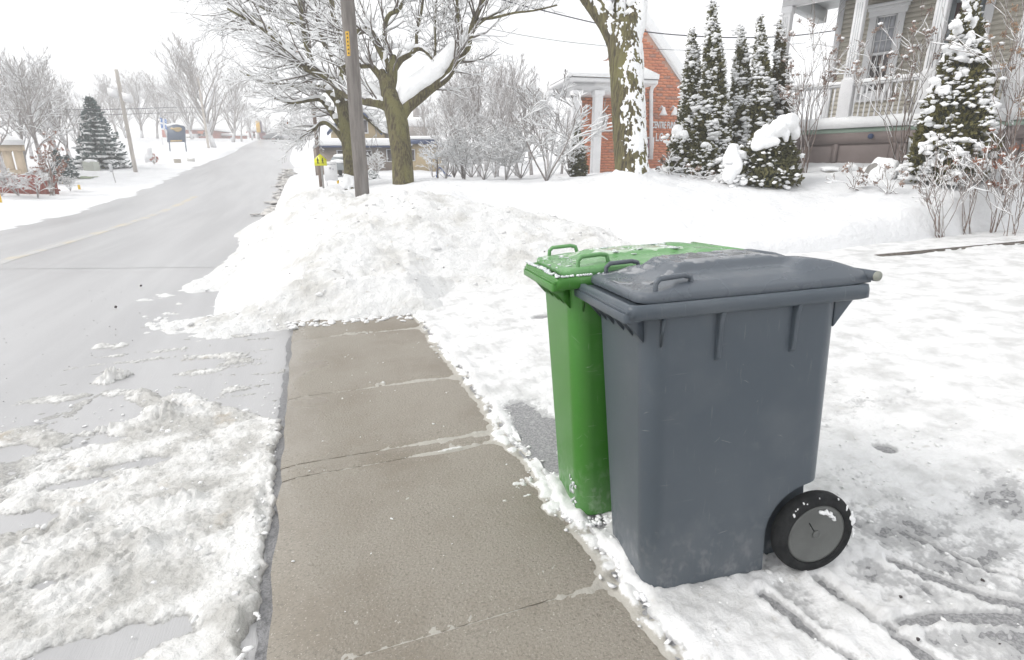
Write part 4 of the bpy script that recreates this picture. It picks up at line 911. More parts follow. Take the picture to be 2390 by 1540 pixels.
plant_row(((300, 345, 85, 190, 2), (335, 340, 90, 175, 2), (370, 338, 92, 200, 0), (420, 335, 100, 190, 1), (450, 335, 96, 175, 2), (545, 338, 88, 165, 2), (280, 350, 80, 205, 0), (395, 338, 105, 185, 2), (262, 352, 75, 215, 1)), '%s faint bare tree from the left on the far hill', group='bare trees on the far hill', wide=1.35)
plant_row(((590, 336, 100, 235, 1), (625, 334, 108, 265, 0), (655, 330, 118, 275, 2), (690, 332, 115, 270, 1), (715, 335, 100, 240, 0), (735, 340, 90, 225, 1), (565, 340, 92, 225, 0)), '%s small bare street tree from the left near the road crest', group='bare trees near the crest', wide=1.2)
plant_row(((1040, 418, 26, 190, 0), (1080, 420, 24, 165, 1), (1118, 422, 27, 140, 2), (1160, 420, 25, 185, 0), (1205, 418, 29, 132, 1), (1240, 416, 30, 175, 0), (1010, 410, 34, 230, 1), (1280, 415, 32, 190, 1), (1135, 415, 36, 170, 0), (1310, 414, 30, 230, 0), (985, 405, 42, 215, 0), (870, 400, 48, 250, 1), (1065, 412, 38, 200, 2), (1180, 412, 40, 170, 2)), '%s snow-crusted bare tree from the left in the thicket behind the maples', group='thicket behind the maples', wide=1.1)
plant_row(((1040, 428, 20, 330, 0), (1085, 430, 19, 320, 1), (1130, 430, 18.5, 310, 0), (1180, 432, 18, 300, 1), (1215, 430, 19, 290, 0), (1330, 424, 19, 310, 1), (1010, 424, 24, 345, 0), (880, 425, 26, 350, 1), (1155, 425, 22, 280, 1), (1100, 424, 23, 290, 0), (1060, 424, 24, 300, 1)), '%s low snow-laden shrub from the left along the thicket foot', cat='shrub', pro=SH, group='shrubs of the thicket', hproto=2.2, wide=1.35)
plant(SH[0], 1275, 436, 15, 195, 'tall multi-stemmed snowy shrub in front of the white columns', 'shrub', None, hproto=2.2, wide=1.25)

# ------------------------------------------------------------------ house with a porch, right
HU = np.array([.3907, -.9205, 0]); HN = np.array([-.9205, -.3907, 0]); ZZ = np.array([0, 0, 1.])
HP = at(1800, 308, 13.4); DZ = HP[2]; PD = 1.75                # far deck corner, deck height, porch depth
HW = HP-HN*PD
def hs_(px, py, P=HP): return float(np.dot(onplane(px, py, P, HN)-HP, HU))     # metres along the front
def hz_(px, py, P=HP): return float(onplane(px, py, P, HN)[2])
def hp(s, n, z): q = HP+HU*s+HN*n; q[2] = z; return q                             # s along, n out of the deck edge, z
hloc = hp(3, -2, gz(*hp(3, -2, 0)[:2])-.2)
HOUSE = thing('porch_house', 'greige clapboard house with white porch posts and snowy deck', 'house', hloc)
SIDING = mat('greige_siding', (.62, .575, .485), (.565, .525, .445), 2, .6)
SKIRT = mat('brown_skirt_paint', (.235, .19, .178), (.205, .165, .155), 3, .6)
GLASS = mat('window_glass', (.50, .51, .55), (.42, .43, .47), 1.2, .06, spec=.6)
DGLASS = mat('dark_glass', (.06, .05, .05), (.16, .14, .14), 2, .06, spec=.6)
PGREY = mat('porch_grey_paint', (.60, .62, .63), (.56, .58, .59), 3, .5)
def hbox(name, s0, s1, n0, n1, z0, z1, m, parent=HOUSE, bevel=0):
    mb = MB(); mb.obox(hp(s0, n0, z0), HU*(s1-s0), HN*(n1-n0), ZZ*(z1-z0)); return mb.build(name, m, parent, loc=hloc, bevel=bevel)
SEND = hs_(2389, 290)+2.2; CZ = hz_(1832, 16)                  # end of what is built, underside of the porch beam
WF = hs_(1950, 100, HW)                                        # far corner of the wall
hbox('wall', WF+.02, SEND, -PD-3.0, -PD, DZ-1.2, CZ+1.2, mat('sheathing', (.3, .28, .23), None))
bh = .105; k = 0; z = DZ-.05
me = None
while z < CZ+1.0:                                              # clapboards, one by one
    if me is None:
        mb = MB(); L = SEND-WF-.06
        V = []
        for s in (0, L):
            o = HU*s; V += [o, o+HN*.024, o+HN*.006+ZZ*bh, o+ZZ*bh]
        mb.add(np.array(V), [(0, 1, 2, 3)[::-1], (4, 5, 6, 7), (0, 4, 5, 1)[::-1], (1, 5, 6, 2)[::-1], (2, 6, 7, 3)[::-1]])
        o = mb.build('siding_board', SIDING, HOUSE); me = o.data; o.location = Vector(hp(WF+.05, -PD+.002, z)-hloc)
    else: share('siding_board', me, HOUSE, hp(WF+.05, -PD+.002, z)-hloc)
    z += bh
hbox('corner_trim', WF-.04, WF+.09, -PD-.1, -PD+.045, DZ-.2, CZ+1, WHITE)
hbox('deck', -.05, SEND, -PD-.02, .0, DZ-.10, DZ, mat('deck_edge_green', (.36, .46, .38), None))
# deck snow: rounded slab hanging over the edge
mb = MB(); ss = np.linspace(-.12, SEND, 110); pr_ = np.array([(.05, .0), (.085, .05), (.085, .13), (.05, .20), (-.02, .245), (-.2, .265), (-.7, .25), (-PD+.05, .20)])
V = np.array([[hp(s, a+.012*n2(s*2.2, b*9), DZ+b*(1+.16*n2(s*1.3, .4)+.05*n2(s*6, 2))) for a, b in pr_] for s in ss]); mb.grid(V[:, ::-1]); mb.add(V[0], [tuple(range(8))])
mb.build('deck_snow', SNOWF, HOUSE, smooth=True, loc=hloc)
# skirt of framed panels
ZB = DZ-1.25
hbox('skirt', -.02, SEND, -.06, -.03, ZB, DZ-.10, SKIRT)
hbox('skirt_rail', -.03, SEND, -.03, -.002, DZ-.34, DZ-.101, SKIRT); hbox('skirt_rail', -.03, SEND, -.03, -.003, ZB, DZ-.86, SKIRT)
edges = [hs_(p, 340) for p in (1800, 1860, 1950, 2085, 2230, 2389)]
for s in edges: hbox('skirt_stile', s-.045, s+.045, -.03, -.001, DZ-.86, DZ-.341, SKIRT)
for a, b in zip(edges[:-1], edges[1:]): hbox('skirt_panel', a+.085, b-.085, -.029, -.016, DZ-.82, DZ-.385, SKIRT, bevel=.006)
mb = MB(); blob(mb, hp(hs_(2032, 318), .02, hz_(2032, 318)), .06, np.random.RandomState(1), ICO2, .05); mb.build('skirt_lamp', NAVY, HOUSE, smooth=True, loc=hloc)
# rail and balusters
RZ = hz_(1965, 196); BZ = DZ+.16
hbox('top_rail', 0, SEND, -.115, -.025, RZ-.06, RZ, WHITE); hbox('bottom_rail', 0, SEND, -.105, -.035, BZ, BZ+.06, WHITE)
mb = MB(); ss = np.linspace(0, SEND, 130)
V = np.array([[hp(s, -.07+.06*math.cos(t)*(1+.2*n2(s*3, 1)), RZ+.075*math.sin(t)*(1+.35*n2(s*1.7, 6))) for t in np.linspace(-.1, 3.24, 9)] for s in ss]); mb.grid(V); mb.build('rail_snow', SNOWF, HOUSE, smooth=True, loc=hloc)
posts = [hs_(1800, 300), hs_(1962, 285), hs_(2143, 280), hs_(2345, 270)]
mb = MB(); prof = [(.020, 0), (.020, .13), (.013, .16), (.021, .22), (.015, .30), (.013, .42), (.020, .47), (.020, 1)]; Hb = RZ-.055-(BZ+.05)
mb.loft([[(r*math.cos(t), r*math.sin(t), z*Hb if z < 1 else Hb) for t in np.arange(8)*math.pi/4+.39] for r, z in prof]); first = None
s = .10
while s < SEND-.05:
    if min(abs(s-q) for q in posts) > .10:
        p = hp(s, -.07, BZ+.05)-hloc
        if first is None: first = mb.build('baluster', WHITE, HOUSE); first.location = Vector(p)
        else: share('baluster', first.data, HOUSE, p)
    s += .108
for s in posts:
    mb = MB(); sq = lambda w, z: [hp(s+a*w, -.10+b*w, z) for a, b in ((-1, -1), (1, -1), (1, 1), (-1, 1))]
    mb.loft([sq(.125, DZ), sq(.125, RZ+.08), sq(.10, RZ+.10), sq(.097, CZ-.16), sq(.12, CZ-.14), sq(.12, CZ)]); po = mb.build('porch_post', WHITE, HOUSE, loc=hloc, bevel=.006)
    for f in (-.045, 0, .045):
        for ax in (0, 1):
            mb = MB()
            if ax == 0: mb.obox(hp(s+f-.008, -.10+.097, RZ+.14), HU*.016, HN*.006, ZZ*(CZ-RZ-.36))
            else: mb.obox(hp(s-.097, -.10+f-.008, RZ+.14), -HU*.006, HN*.016, ZZ*(CZ-RZ-.36))
            mb.build('flute', PGREY, po, loc=hloc)
# porch beams, ceiling, roof edge with snow
hbox('front_beam', -.12, SEND, -.22, .02, CZ, CZ+.30, WHITE); hbox('end_beam', -.10, .12, -PD-.5, -.221, CZ+.004, CZ+.29, PGREY); hbox('porch_ceiling', -.3, SEND, -PD-.5, .25, CZ+.30, CZ+.36, PGREY)
mb = MB(); mb.obox(hp(-.55, .42, CZ+.33), HU*(SEND+.6), -HN*(PD+2.5)+ZZ*1.3, ZZ*.10); rf = mb.build('porch_roof', WHITE, HOUSE, loc=hloc)
mb = MB(); mb.obox(hp(-.58, .44, CZ+.435), HU*(SEND+.6), -HN*(PD+2.4)+ZZ*1.3, ZZ*.22); o = mb.build('roof_snow', SNOWF, rf, loc=hloc, bevel=.08)
mb = MB(); mb.tube([hp(-.6, .47, CZ+.36), hp(SEND, .47, CZ+.36)], .06, 10); mb.build('gutter', WHITE, rf, loc=hloc, smooth=True)
# window: 3 x 3 panes over 3 x 3
def ws(px, py): return hs_(px, py, HW)
def wz(px, py): return hz_(px, py, HW)
s0, s1 = ws(2038, 100), ws(2085, 100); zt, zb = wz(2062, 38), wz(2062, 214); t = .15
def wbox(name, a, b, n0, n1, z0, z1, m, parent, bevel=0): return hbox(name, a, b, -PD+n0, -PD+n1, z0, z1, m, parent, bevel)
win = wbox('window', s0-.012, s1+.012, .028, .034, zb-.01, zt+.01, WHITE, HOUSE)
for a, b, z0, z1 in ((s0-t, s0-.005, zb-.15, zt+.005), (s1+.005, s1+t, zb-.15, zt+.005), (s0-t-.02, s1+t+.02, zb-.20, zb-.005), (s0-t-.03, s1+t+.03, zt+.005, zt+.21)): wbox('casing', a, b, .028, .085, z0, z1, WHITE, win, .006)
wbox('head_cornice', s0-t-.09, s1+t+.09, .028, .15, zt+.20, zt+.27, WHITE, win, .02); wbox('head_cornice', s0-t-.06, s1+t+.06, .028, .11, zt+.13, zt+.198, WHITE, win, .01)
zm = (zt+zb)/2+.02
wbox('meeting_rail', s0, s1, .034, .07, zm-.03, zm+.03, WHITE, win)
for half, (z0, z1) in enumerate(((zm+.03, zt-.03), (zb+.04, zm-.03))):
    off = .016 if half == 0 else .004
    for i in range(3):
        for j in range(3):
            a, b = [s0+.03+(s1-s0-.06)*q/3 for q in (i, i+1)]; c, e = [z0+(z1-z0)*q/3 for q in (j, j+1)]
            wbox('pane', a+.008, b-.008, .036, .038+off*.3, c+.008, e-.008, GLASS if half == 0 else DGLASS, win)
    for i in range(1, 3): wbox('muntin', s0+.03+(s1-s0-.06)*i/3-.008, s0+.03+(s1-s0-.06)*i/3+.008, .036, .052, z0, z1, WHITE, win)
    for j in range(1, 3): wbox('muntin', s0+.03, s1-.03, .036, .050, z0+(z1-z0)*j/3-.008, z0+(z1-z0)*j/3+.008, WHITE, win)
    for a, b in ((s0, s0+.03), (s1-.03, s1)): wbox('sash_stile', a, b, .036, .056, z0, z1, WHITE, win)
    wbox('sash_rail', s0+.03, s1-.03, .036, .055, (zt-.03) if half == 0 else zb, zt if half == 0 else zb+.04, WHITE, win)
# door
a, b = ws(2212, 60), ws(2290, 60); zt = wz(2230, 1)+.05
door = wbox('door', a, b, .028, .05, DZ, zt, mat('storm_door_grey', (.30, .34, .37), None, rough=.4), HOUSE)
wbox('pane', a+.09, b-.09, .05, .056, DZ+.9, zt-.12, mat('dark_red_door', (.05, .025, .025), (.09, .03, .03), 3, .15), door)
for q in ((a-.16, a-.003, DZ, zt+.2), (b+.003, b+.16, DZ, zt+.2), (a-.002, b+.002, zt+.003, zt+.2)): wbox('casing', q[0], q[1], .028, .09, q[2], q[3], WHITE, door, .006)

# ------------------------------------------------------------------ brick building with lettering
BU = unit((.99, -.14, 0)); BN = np.array([BU[1], -BU[0], 0]); BP = at(1540, 300, 24)
bloc = base(1480, 405, 24); bloc = np.array([bloc[0], bloc[1], bloc[2]-.3])
BRK = thing('brick_building', 'orange brick gabled building with white lettering and columned portico', 'building', bloc)
def bq(px, py): p = onplane(px, py, BP, BN)-BP; return np.array([np.dot(p, BU), p[2]+BP[2]])
def b3(q, n=0): r = BP+BU*q[0]+BN*n; r[2] = q[1]; return r
poly = [bq(*p) for p in ((1350, 425), (1350, 190), (1415, 140), (1478, 26), (1588, 190), (1655, 292), (1655, 425))]
P2 = np.array(poly)
mb = MB(); mb.prism([b3(q, -.02) for q in poly], -BN*.4); mb.build('wall', mat('brick_mortar', (.56, .34, .26), (.50, .30, .23), 6, .9), BRK, loc=bloc)
def inside(x, z):
    c = False; n = len(P2)
    for i in range(n):
        x1, z1 = P2[i]; x2, z2 = P2[(i+1) % n]
        if (z1 > z) != (z2 > z) and x < (x2-x1)*(z-z1)/(z2-z1)+x1: c = not c
    return c
bcm = [mat('brick_%s' % n_, c_, c2_, 6, .85) for n_, c_, c2_ in (('orange', (.68, .27, .155), (.62, .24, .135)), ('red', (.61, .23, .135), (.55, .205, .125)), ('grey_orange', (.47, .25, .18), (.42, .22, .17)))]
ch, bl = .118, .30; bms = []
for m in bcm:
    mb = MB(); mb.obox(np.array([0., 0, 0])-BU*(bl/2-.008)-ZZ*(ch/2-.008)-BN*.02, BU*(bl-.016), BN*.03, ZZ*(ch-.016)); o = mb.build('brick', m, BRK); bms.append(o.data); bpy.data.objects.remove(o)
rng = np.random.RandomState(9); cand = []
x0, x1 = P2[:, 0].min(), P2[:, 0].max(); z0, z1 = P2[:, 1].min(), P2[:, 1].max(); vis = [bq(1497, 300)[0], bq(1590, 300)[0], bq(1350, 300)[0], bq(1432, 300)[0]]; zl = bq(1540, 400)[1]
r = 0; z = z0+ch/2
while z < z1:
    x = x0+(bl/2 if r % 2 else 0)
    while x < x1+bl:
        if all(inside(x+a, z+b) for a in (-bl/2+.02, bl/2-.02) for b in (-ch/2, ch/2)): cand.append((x, z, int(rng.choice(3, p=[.6, .32, .08]))))
        x += bl
    z += ch; r += 1
cand.sort(key=lambda c: 0 if (vis[0] < c[0] < vis[1] and c[1] > zl) else 1 if (vis[2] < c[0] < vis[3] and c[1] > zl) else 2)
rest = [MB() for _ in bcm]
for i, (x, z, k) in enumerate(cand):
    if i < 300: share('brick', bms[k], BRK, b3((x, z))-bloc)
    else: rest[k].obox(b3((x, z))-BU*(bl/2-.008)-ZZ*(ch/2-.008)-BN*.02, BU*(bl-.016), BN*.03, ZZ*(ch-.016))
jm = MB()
for r_ in rest: 
    if r_.n: 
        for A in r_.f: pass
        jm.add(np.concatenate(r_.v), [np.concatenate(r_.f)])
tag(jm.build('bricks', bcm[0], BRK, loc=bloc), kind='stuff')
# snowy roof edge
def rake(a, b, name, m, n0, n1, w, up):
    A, B = b3(bq(*a), n0), b3(bq(*b), n0); mb = MB(); d_ = B-A; nr = unit(np.cross(d_, BN)); nr = nr if nr[2] > 0 else -nr
    mb.obox(A+nr*up, d_, BN*(n1-n0), nr*w); return mb.build(name, m, BRK, loc=bloc, bevel=min(w*.35, .08))
rake((1478, 26), (1655, 292), 'rake_board', WHITE, -.4, .06, .05, .002); rake((1476, 24), (1657, 292), 'roof_snow', SNOWF, -3, .10, .42, .055)
rake((1415, 140), (1478, 26), 'rake_board', WHITE, -.4, .06, .05, .002)
# window, downspout, letters, sign lamps
def bbox(name, pa, pb, n0, n1, m, parent=BRK, bevel=0):
    a, b = bq(*pa), bq(*pb); mb = MB(); mb.obox(b3((a[0], b[1]), n0), BU*(b[0]-a[0]), BN*(n1-n0), ZZ*(a[1]-b[1])); return mb.build(name, m, parent, loc=bloc, bevel=bevel)
w = bbox('window', (1506, 320), (1522, 372), .0, .04, WHITE); bbox('pane', (1508.5, 323), (1519.5, 368), .04, .05, mat('grey_blue_glass', (.2, .23, .26), (.3, .1, .12), 3, .1), w)
mb = MB(); mb.tube([b3(bq(1524, 186), .3), b3(bq(1524, 196), .28), b3(bq(1519, 206), .1), b3(bq(1517, 215), .09), b3(bq(1517, 372), .09)], .085, 8); mb.build('downspout', WHITE, BRK, loc=bloc, smooth=True)
def letters(txt, px0, py0, px1, py1, name):
    c = bpy.data.curves.new(name, 'FONT'); c.body = txt; c.extrude = .02; c.offset = .012; o = bpy.data.objects.new(name, c); col.objects.link(o)
    bpy.context.view_layer.update(); dg = bpy.context.evaluated_depsgraph_get(); me = bpy.data.meshes.new_from_object(o.evaluated_get(dg)); bpy.data.objects.remove(o)
    V = np.array([v.co[:] for v in me.vertices]); a, b = bq(px0, py1), bq(px1, py0); lo, hi = V.min(0), V.max(0)
    W = np.stack([b3((a[0]+(v[0]-lo[0])/(hi[0]-lo[0])*(b[0]-a[0]), a[1]+(v[1]-0)/(.73)*(b[1]-a[1])), .03+v[2]) for v in V])-bloc
    me.vertices.foreach_set('co', W.astype(np.float32).ravel()); me.update(); me.materials.append(WHITE)
    bm = bmesh.new(); bm.from_mesh(me); bmesh.ops.recalc_face_normals(bm, faces=bm.faces); bm.to_mesh(me); bm.free()
    o = bpy.data.objects.new(name, me); children_link(o, BRK); return o
letters('CENTRE FUNÉR', 1520, 284, 1583, 299, 'wall_lettering'); letters('L.O. P', 1529, 310, 1560, 329, 'wall_lettering')
for px in (1537, 1563):
    mb = MB(); a = b3(bq(px, 256), .02); mb.tube([a, a+BN*.25+ZZ*.12, a+BN*.45+ZZ*.02], .035, 6); L = mb.build('sign_lamp', WHITE, BRK, loc=bloc, smooth=True)
    mb = MB(); q = a+BN*.45; mb.loft([[q+np.array([rr*math.cos(t), rr*math.sin(t), zz]) for t in np.arange(12)*math.pi/6] for rr, zz in ((.05, .06), (.07, -.05), (.16, -.24), (.19, -.27))]); mb.build('lamp_shade', WHITE, L, loc=bloc, smooth=True)
# portico
PP = at(1400, 300, 21.5)
def pq(px, py): return onplane(px, py, PP, BN)
cA, cB = pq(1387, 412), pq(1312, 412); gzp = cA[2]-.4
for px, wpx in ((1387, 9.5), (1338, 9)):
    a = pq(px, 412); top = pq(px, 212)[2]; R = wpx/F_*21.5; mb = MB(); sq = lambda w, z: [np.array([a[0], a[1], 0])+BU*w*p+BN*w*q+ZZ*z for p, q in ((-1, 1), (1, 1), (1, -1), (-1, -1))]
    mb.loft([sq(R*1.25, gzp), sq(R*1.25, gzp+.25), sq(R, gzp+.3), sq(R, top-.22), sq(R*1.25, top-.16), sq(R*1.25, top)]); mb.build('column', WHITE, BRK, loc=bloc, bevel=.01)
e0, e1 = pq(1318, 205), pq(1529, 196); zt, zb = pq(1420, 184)[2], pq(1420, 213)[2]
e0[2] = e1[2] = zb
mb = MB(); mb.obox(e0+BU*.35, (e1-e0)-BU*1.0, -BN*2.2, ZZ*(zt-zb-.16)); mb.build('entablature', WHITE, BRK, loc=bloc)
mb = MB(); f0 = e0+ZZ*(zt-zb-.16); mb.obox(f0+BN*.25, (e1-e0), -BN*2.6, ZZ*.16); mb.build('eave', WHITE, BRK, loc=bloc, bevel=.04)
rz = pq(1450, 112)[2]; c = [f0+ZZ*.162+BN*.3, f0+ZZ*.162+BN*.3+(e1-e0)+BU*.03, f0+ZZ*.162-BN*2.2+(e1-e0), f0+ZZ*.162-BN*2.2]
rg = [pq(1385, 150)-BN*1.6, pq(1494, 100)-BN*1.6]; rg[0][2] = rz-.4; rg[1][2] = rz
mb = MB(); V = np.array(c+rg+[q+ZZ*.16 for q in c]); mb.add(V, [(6, 7, 11, 10)[:0]] if False else [(0, 1, 7, 6), (1, 2, 8, 7), (2, 3, 9, 8), (3, 0, 6, 9), (6, 7, 5, 4), (8, 9, 4, 5)]); mb.add(V, [(7, 8, 5), (9, 6, 4)])
mb.build('portico_roof_snow', SNOWF, BRK, loc=bloc, bevel=.05)
mb = MB(); q = b3(bq(1407, 285), .12); mb.loft([[q+np.array([rr*math.cos(t), rr*math.sin(t), zz]) for t in np.arange(6)*math.pi/3] for rr, zz in ((.05, -.32), (.14, -.2), (.19, .12), (.22, .16), (.12, .3), (.03, .38))]); mb.build('wall_lantern', WHITE, BRK, loc=bloc)

# ------------------------------------------------------------------ cedars
CEDAR = mat('cedar_foliage', (.14, .13, .052), (.08, .082, .036), 7, .85, c3=(.11, .085, .035), s3=2, c3r=(.55, .7))
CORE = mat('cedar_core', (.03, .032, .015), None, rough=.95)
def spray_mesh(mb, P, N, rng, L=.09, W=.03):
    """small flat fan-shaped sprays: two triangles each"""
    n = len(P); up = np.array([0, 0, 1.])
    D = N*rng.uniform(.25, .8, (n, 1))+up*rng.uniform(.2, 1.0, (n, 1))*rng.choice([1, 1, 1, -.4], (n, 1))+rng.normal(0, .35, (n, 3)); D /= np.linalg.norm(D, axis=1)[:, None]
    S = np.cross(D, rng.normal(0, 1, (n, 3))); S /= np.linalg.norm(S, axis=1)[:, None]
    l = L*rng.uniform(.6, 1.4, (n, 1)); w = W*rng.uniform(.6, 1.4, (n, 1))
    V = np.stack([P-D*l*.2, P+D*l*.45+S*w, P+D*l, P+D*l*.45-S*w], 1).reshape(-1, 3); i = np.arange(n)[:, None]*4
    mb.add(V, np.concatenate([i+np.array([[0, 1, 2]]), i+np.array([[0, 2, 3]])]))
def cedar(label, px, tip, foot, wpx, d, seed, nsnow=260, nleaf=6000, lean=0.0, group=None, blobr=(.03, .068), top_round=False, name='cedar_tree', snow_side=None, cap=None, cat='tree', colm=CEDAR):
    rng = np.random.RandomState(seed); loc = base(px, foot, d); loc[2] = min(loc[2], at(px, foot, d)[2])
    tp = at(px+lean, tip, d); H = tp[2]-loc[2]; W = wpx/F_*d/2
    T = thing(name, label, cat, loc, group)
    ax_ = (tp-loc); ax_[2] = 0
    def R(t): return W*np.clip(((1-t)**.85 if not top_round else np.sqrt(np.clip(1-t**3.2, 0, 1)))*np.clip(.62+t*3.0, 0, 1), .01, None)
    def surf(t, th, k=1.0):
        r = R(t)*k*(1+.22*n2(th*1.2+seed, t*9)+.14*n2(th*2.6+seed, t*20)); return np.stack([ax_[0]*t**1.5+r*np.cos(th), ax_[1]*t**1.5+r*np.sin(th), H*t], -1)
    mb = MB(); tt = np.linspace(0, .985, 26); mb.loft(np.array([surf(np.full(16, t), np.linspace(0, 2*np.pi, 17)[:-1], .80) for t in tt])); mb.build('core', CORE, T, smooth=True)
    mb = MB(); mb.tube([(0, 0, -.1), (0, 0, H*.3)], [.05, .04], 8); mb.build('trunk', BARK, T)
    t = 1-np.sqrt(rng.rand(nleaf)) if not top_round else rng.rand(nleaf); t = t*.99; th = rng.uniform(0, 2*np.pi, nleaf); P = surf(t, th, 1); N = np.stack([np.cos(th), np.sin(th), 0*th], -1)
    P = P-N*(rng.rand(nleaf, 1)**2*.35*R(t)[:, None])
    mb = MB(); spray_mesh(mb, P, N, rng, .075, .022); tag(mb.build('foliage', colm, T), kind='stuff')
    mb = MB(); t = rng.rand(nsnow*3)**1.15*.985 if not top_round else rng.rand(nsnow*3); th = rng.uniform(0, 2*np.pi, nsnow*3); cl = n2(th*1.6+seed*3, t*7)+.5*n2(th*4, t*17+seed)
    if snow_side is not None: cl = cl+.35*np.cos(th-snow_side)
    keep = np.argsort(-cl+rng.rand(nsnow*3)*.9)[:nsnow]
    for a, b in zip(t[keep], th[keep]):
        p = surf(np.array([a]), np.array([b]), 1.02)[0]; s_ = rng.uniform(*blobr)*(1 if rng.rand() < .85 else 1.5)*(.75+.5*(1-a))
        for q in range(rng.randint(1, 4)):
            blob(mb, p+rng.normal(0, s_*.75, 3)*(q > 0), np.array([1.3, .9, .55])*s_*rng.uniform(.45, .95), rng, ICO1, .6)
    if cap:
        h = MB(); cap(h, loc); tag(remeshed(h, 'snow_cap', SNOWF, T, None, .024, 3, .016), kind='stuff')
    tag(mb.build('clinging_snow', SNOWF, T, smooth=True), kind='stuff'); return T
cg = 'tall narrow cedars before the brick building'
cedar('leftmost tall cedar, slim and snow-dotted, against the brick gable', 1608, 62, 400, 84, 12.6, 1, 840, 7000, 6, cg)
cedar('tallest of the row of snowy cedars, second from the left', 1657, -4, 405, 90, 12.2, 2, 920, 8000, 4, cg)
cedar('middle cedar of the row, white with snow near its tip', 1722, 56, 400, 74, 12.6, 3, 960, 7000, 5, cg)
cedar('fourth cedar of the row, left of the rightmost one', 1766, 32, 402, 74, 12.3, 4, 860, 7000, 6, cg)
cedar('rightmost slim cedar of the row, before the porch corner post', 1812, 42, 400, 64, 12.5, 5, 660, 7000, 6, cg, colm=mat('browning_cedar', (.10, .085, .03), (.06, .05, .022), 5, .85))
def bigcap(pts, d):
    def f(mb, loc):
        rr = np.random.RandomState(6)
        for x, y, rx, rz, dd in pts: blob(mb, at(x, y, d+dd)-loc, np.array([rx, rx*.8, rz])/F_*d, rr, ICO2, .18)
    return f
cedar('squat clipped cedar with a heavy slanting cap of snow', 1795, 300, 440, 108, 10.6, 6, 100, 4200, 0, None, (.025, .06), True, 'cedar_shrub', 3.6,
      bigcap([(1845, 288, 22, 24, -.3), (1830, 290, 24, 22, -.35), (1812, 300, 24, 20, -.4), (1795, 308, 22, 18, -.42), (1778, 318, 20, 18, -.42), (1768, 335, 18, 16, -.42), (1790, 335, 16, 12, -.46), (1806, 330, 14, 10, -.48), (1852, 310, 16, 20, -.2), (1835, 318, 8, 14, -.45)], 10.6), 'shrub')
cedar('snow-smothered low bush left of the squat cedar', 1716, 345, 440, 52, 10.7, 7, 160, 1200, 0, None, (.05, .09), True, 'cedar_shrub', 3.6,
      bigcap([(1712, 352, 20, 18, -.1), (1706, 370, 20, 24, -.25), (1716, 390, 18, 24, -.28), (1704, 405, 18, 24, -.25), (1735, 425, 10, 9, -.3), (1728, 362, 14, 12, -.2)], 10.7), 'shrub')
cedar('dark green conical evergreen between the portico columns', 1348, 285, 414, 50, 19, 8, 60, 2600, 0, None, (.03, .08))
cedar('round snowy evergreen bush at the foot of the leftmost cedar', 1590, 300, 405, 62, 12.0, 10, 170, 2200, 0, None, (.03, .07), True, 'cedar_shrub', None, bigcap([(1583, 305, 18, 14, -.1), (1592, 318, 16, 14, -.2), (1575, 322, 12, 12, -.1)], 12.0), 'shrub')
cedar('low snow-speckled bush below the tall cedars', 1640, 335, 412, 70, 11.6, 13, 220, 2200, 0, None, (.025, .06), True, 'cedar_shrub', None, bigcap([(1655, 350, 8, 16, -.2), (1645, 340, 12, 8, -.2)], 11.6), 'shrub')
rr9 = np.random.RandomState(31)
def bigsnow(mb, loc):
    for x, y, rx, rz in ((2262, 22, 16, 26), (2240, 60, 20, 26), (2262, 95, 18, 28), (2228, 118, 24, 24), (2200, 130, 14, 14), (2255, 150, 16, 26), (2240, 176, 14, 20), (2276, 180, 16, 26), (2185, 205, 18, 22), (2225, 215, 12, 22), (2280, 215, 18, 24), (2250, 255, 26, 18), (2165, 270, 18, 20), (2215, 285, 22, 22), (2195, 320, 18, 20), (2262, 300, 22, 20),
                       (2235, 335, 30, 24), (2205, 355, 22, 22), (2270, 345, 20, 26), (2240, 380, 28, 20), (2170, 320, 14, 16), (2150, 345, 14, 18), (2180, 380, 14, 14), (2285, 265, 14, 16), (2225, 60, 10, 14), (2248, 5, 10, 14), (2283, 140, 10, 16)):
        for k in range(9):
            blob(mb, at(x+rr9.normal(0, rx*.6), y+rr9.normal(0, rz*.5), 9.55+rr9.uniform(-.1, .1))-loc, np.array([rx*.6, rx*.5, rz*.5])*rr9.uniform(.25, .85)/F_*9.7, rr9, ICO2, .6)
cedar('large snow-smothered cedar leaning in front of the porch, right', 2205, -22, 415, 182, 9.9, 9, 420, 9000, 66, None, (.03, .085), False, 'cedar_tree', 3.6, bigsnow, colm=mat('olive_cedar', (.13, .115, .03), (.075, .07, .02), 6, .85))

# ------------------------------------------------------------------ utility pole by the snowbank, wires
POLEW = mat('weathered_pole', (.235, .215, .20), (.15, .135, .125), 14, .85, .01, 30, stretch=(1, 1, .12), c3=(.30, .285, .275), s3=2.2, c3r=(.5, .7))
def pole(px, py, d, wpx, top_m, label, m=POLEW, name='utility_pole', taper=.85):
    loc = base(px, py, d); loc[2] -= .15; T = thing(name, label, 'pole', loc); r = wpx/2/F_*d
    mb = MB(); n = 10; zs = np.linspace(0, top_m, n); mb.tube(np.stack([0*zs+.004*np.sin(zs*3), 0*zs, zs], -1), r*(1-(1-taper)*zs/top_m), 20); mb.build('shaft', m, T, smooth=True); return T, loc, r
T, loc, r = pole(846, 462, 10, 33, 8.5, 'grey weathered wooden utility pole with a yellow number strip', taper=.72)
tw_ = unit(EYEP-at(810, 127, 10)); tw_[2] = 0; q = at(809, 127, 10); 
mb = MB(); zc = q[2]-loc[2]; th0 = math.atan2(tw_[1], tw_[0])-.42
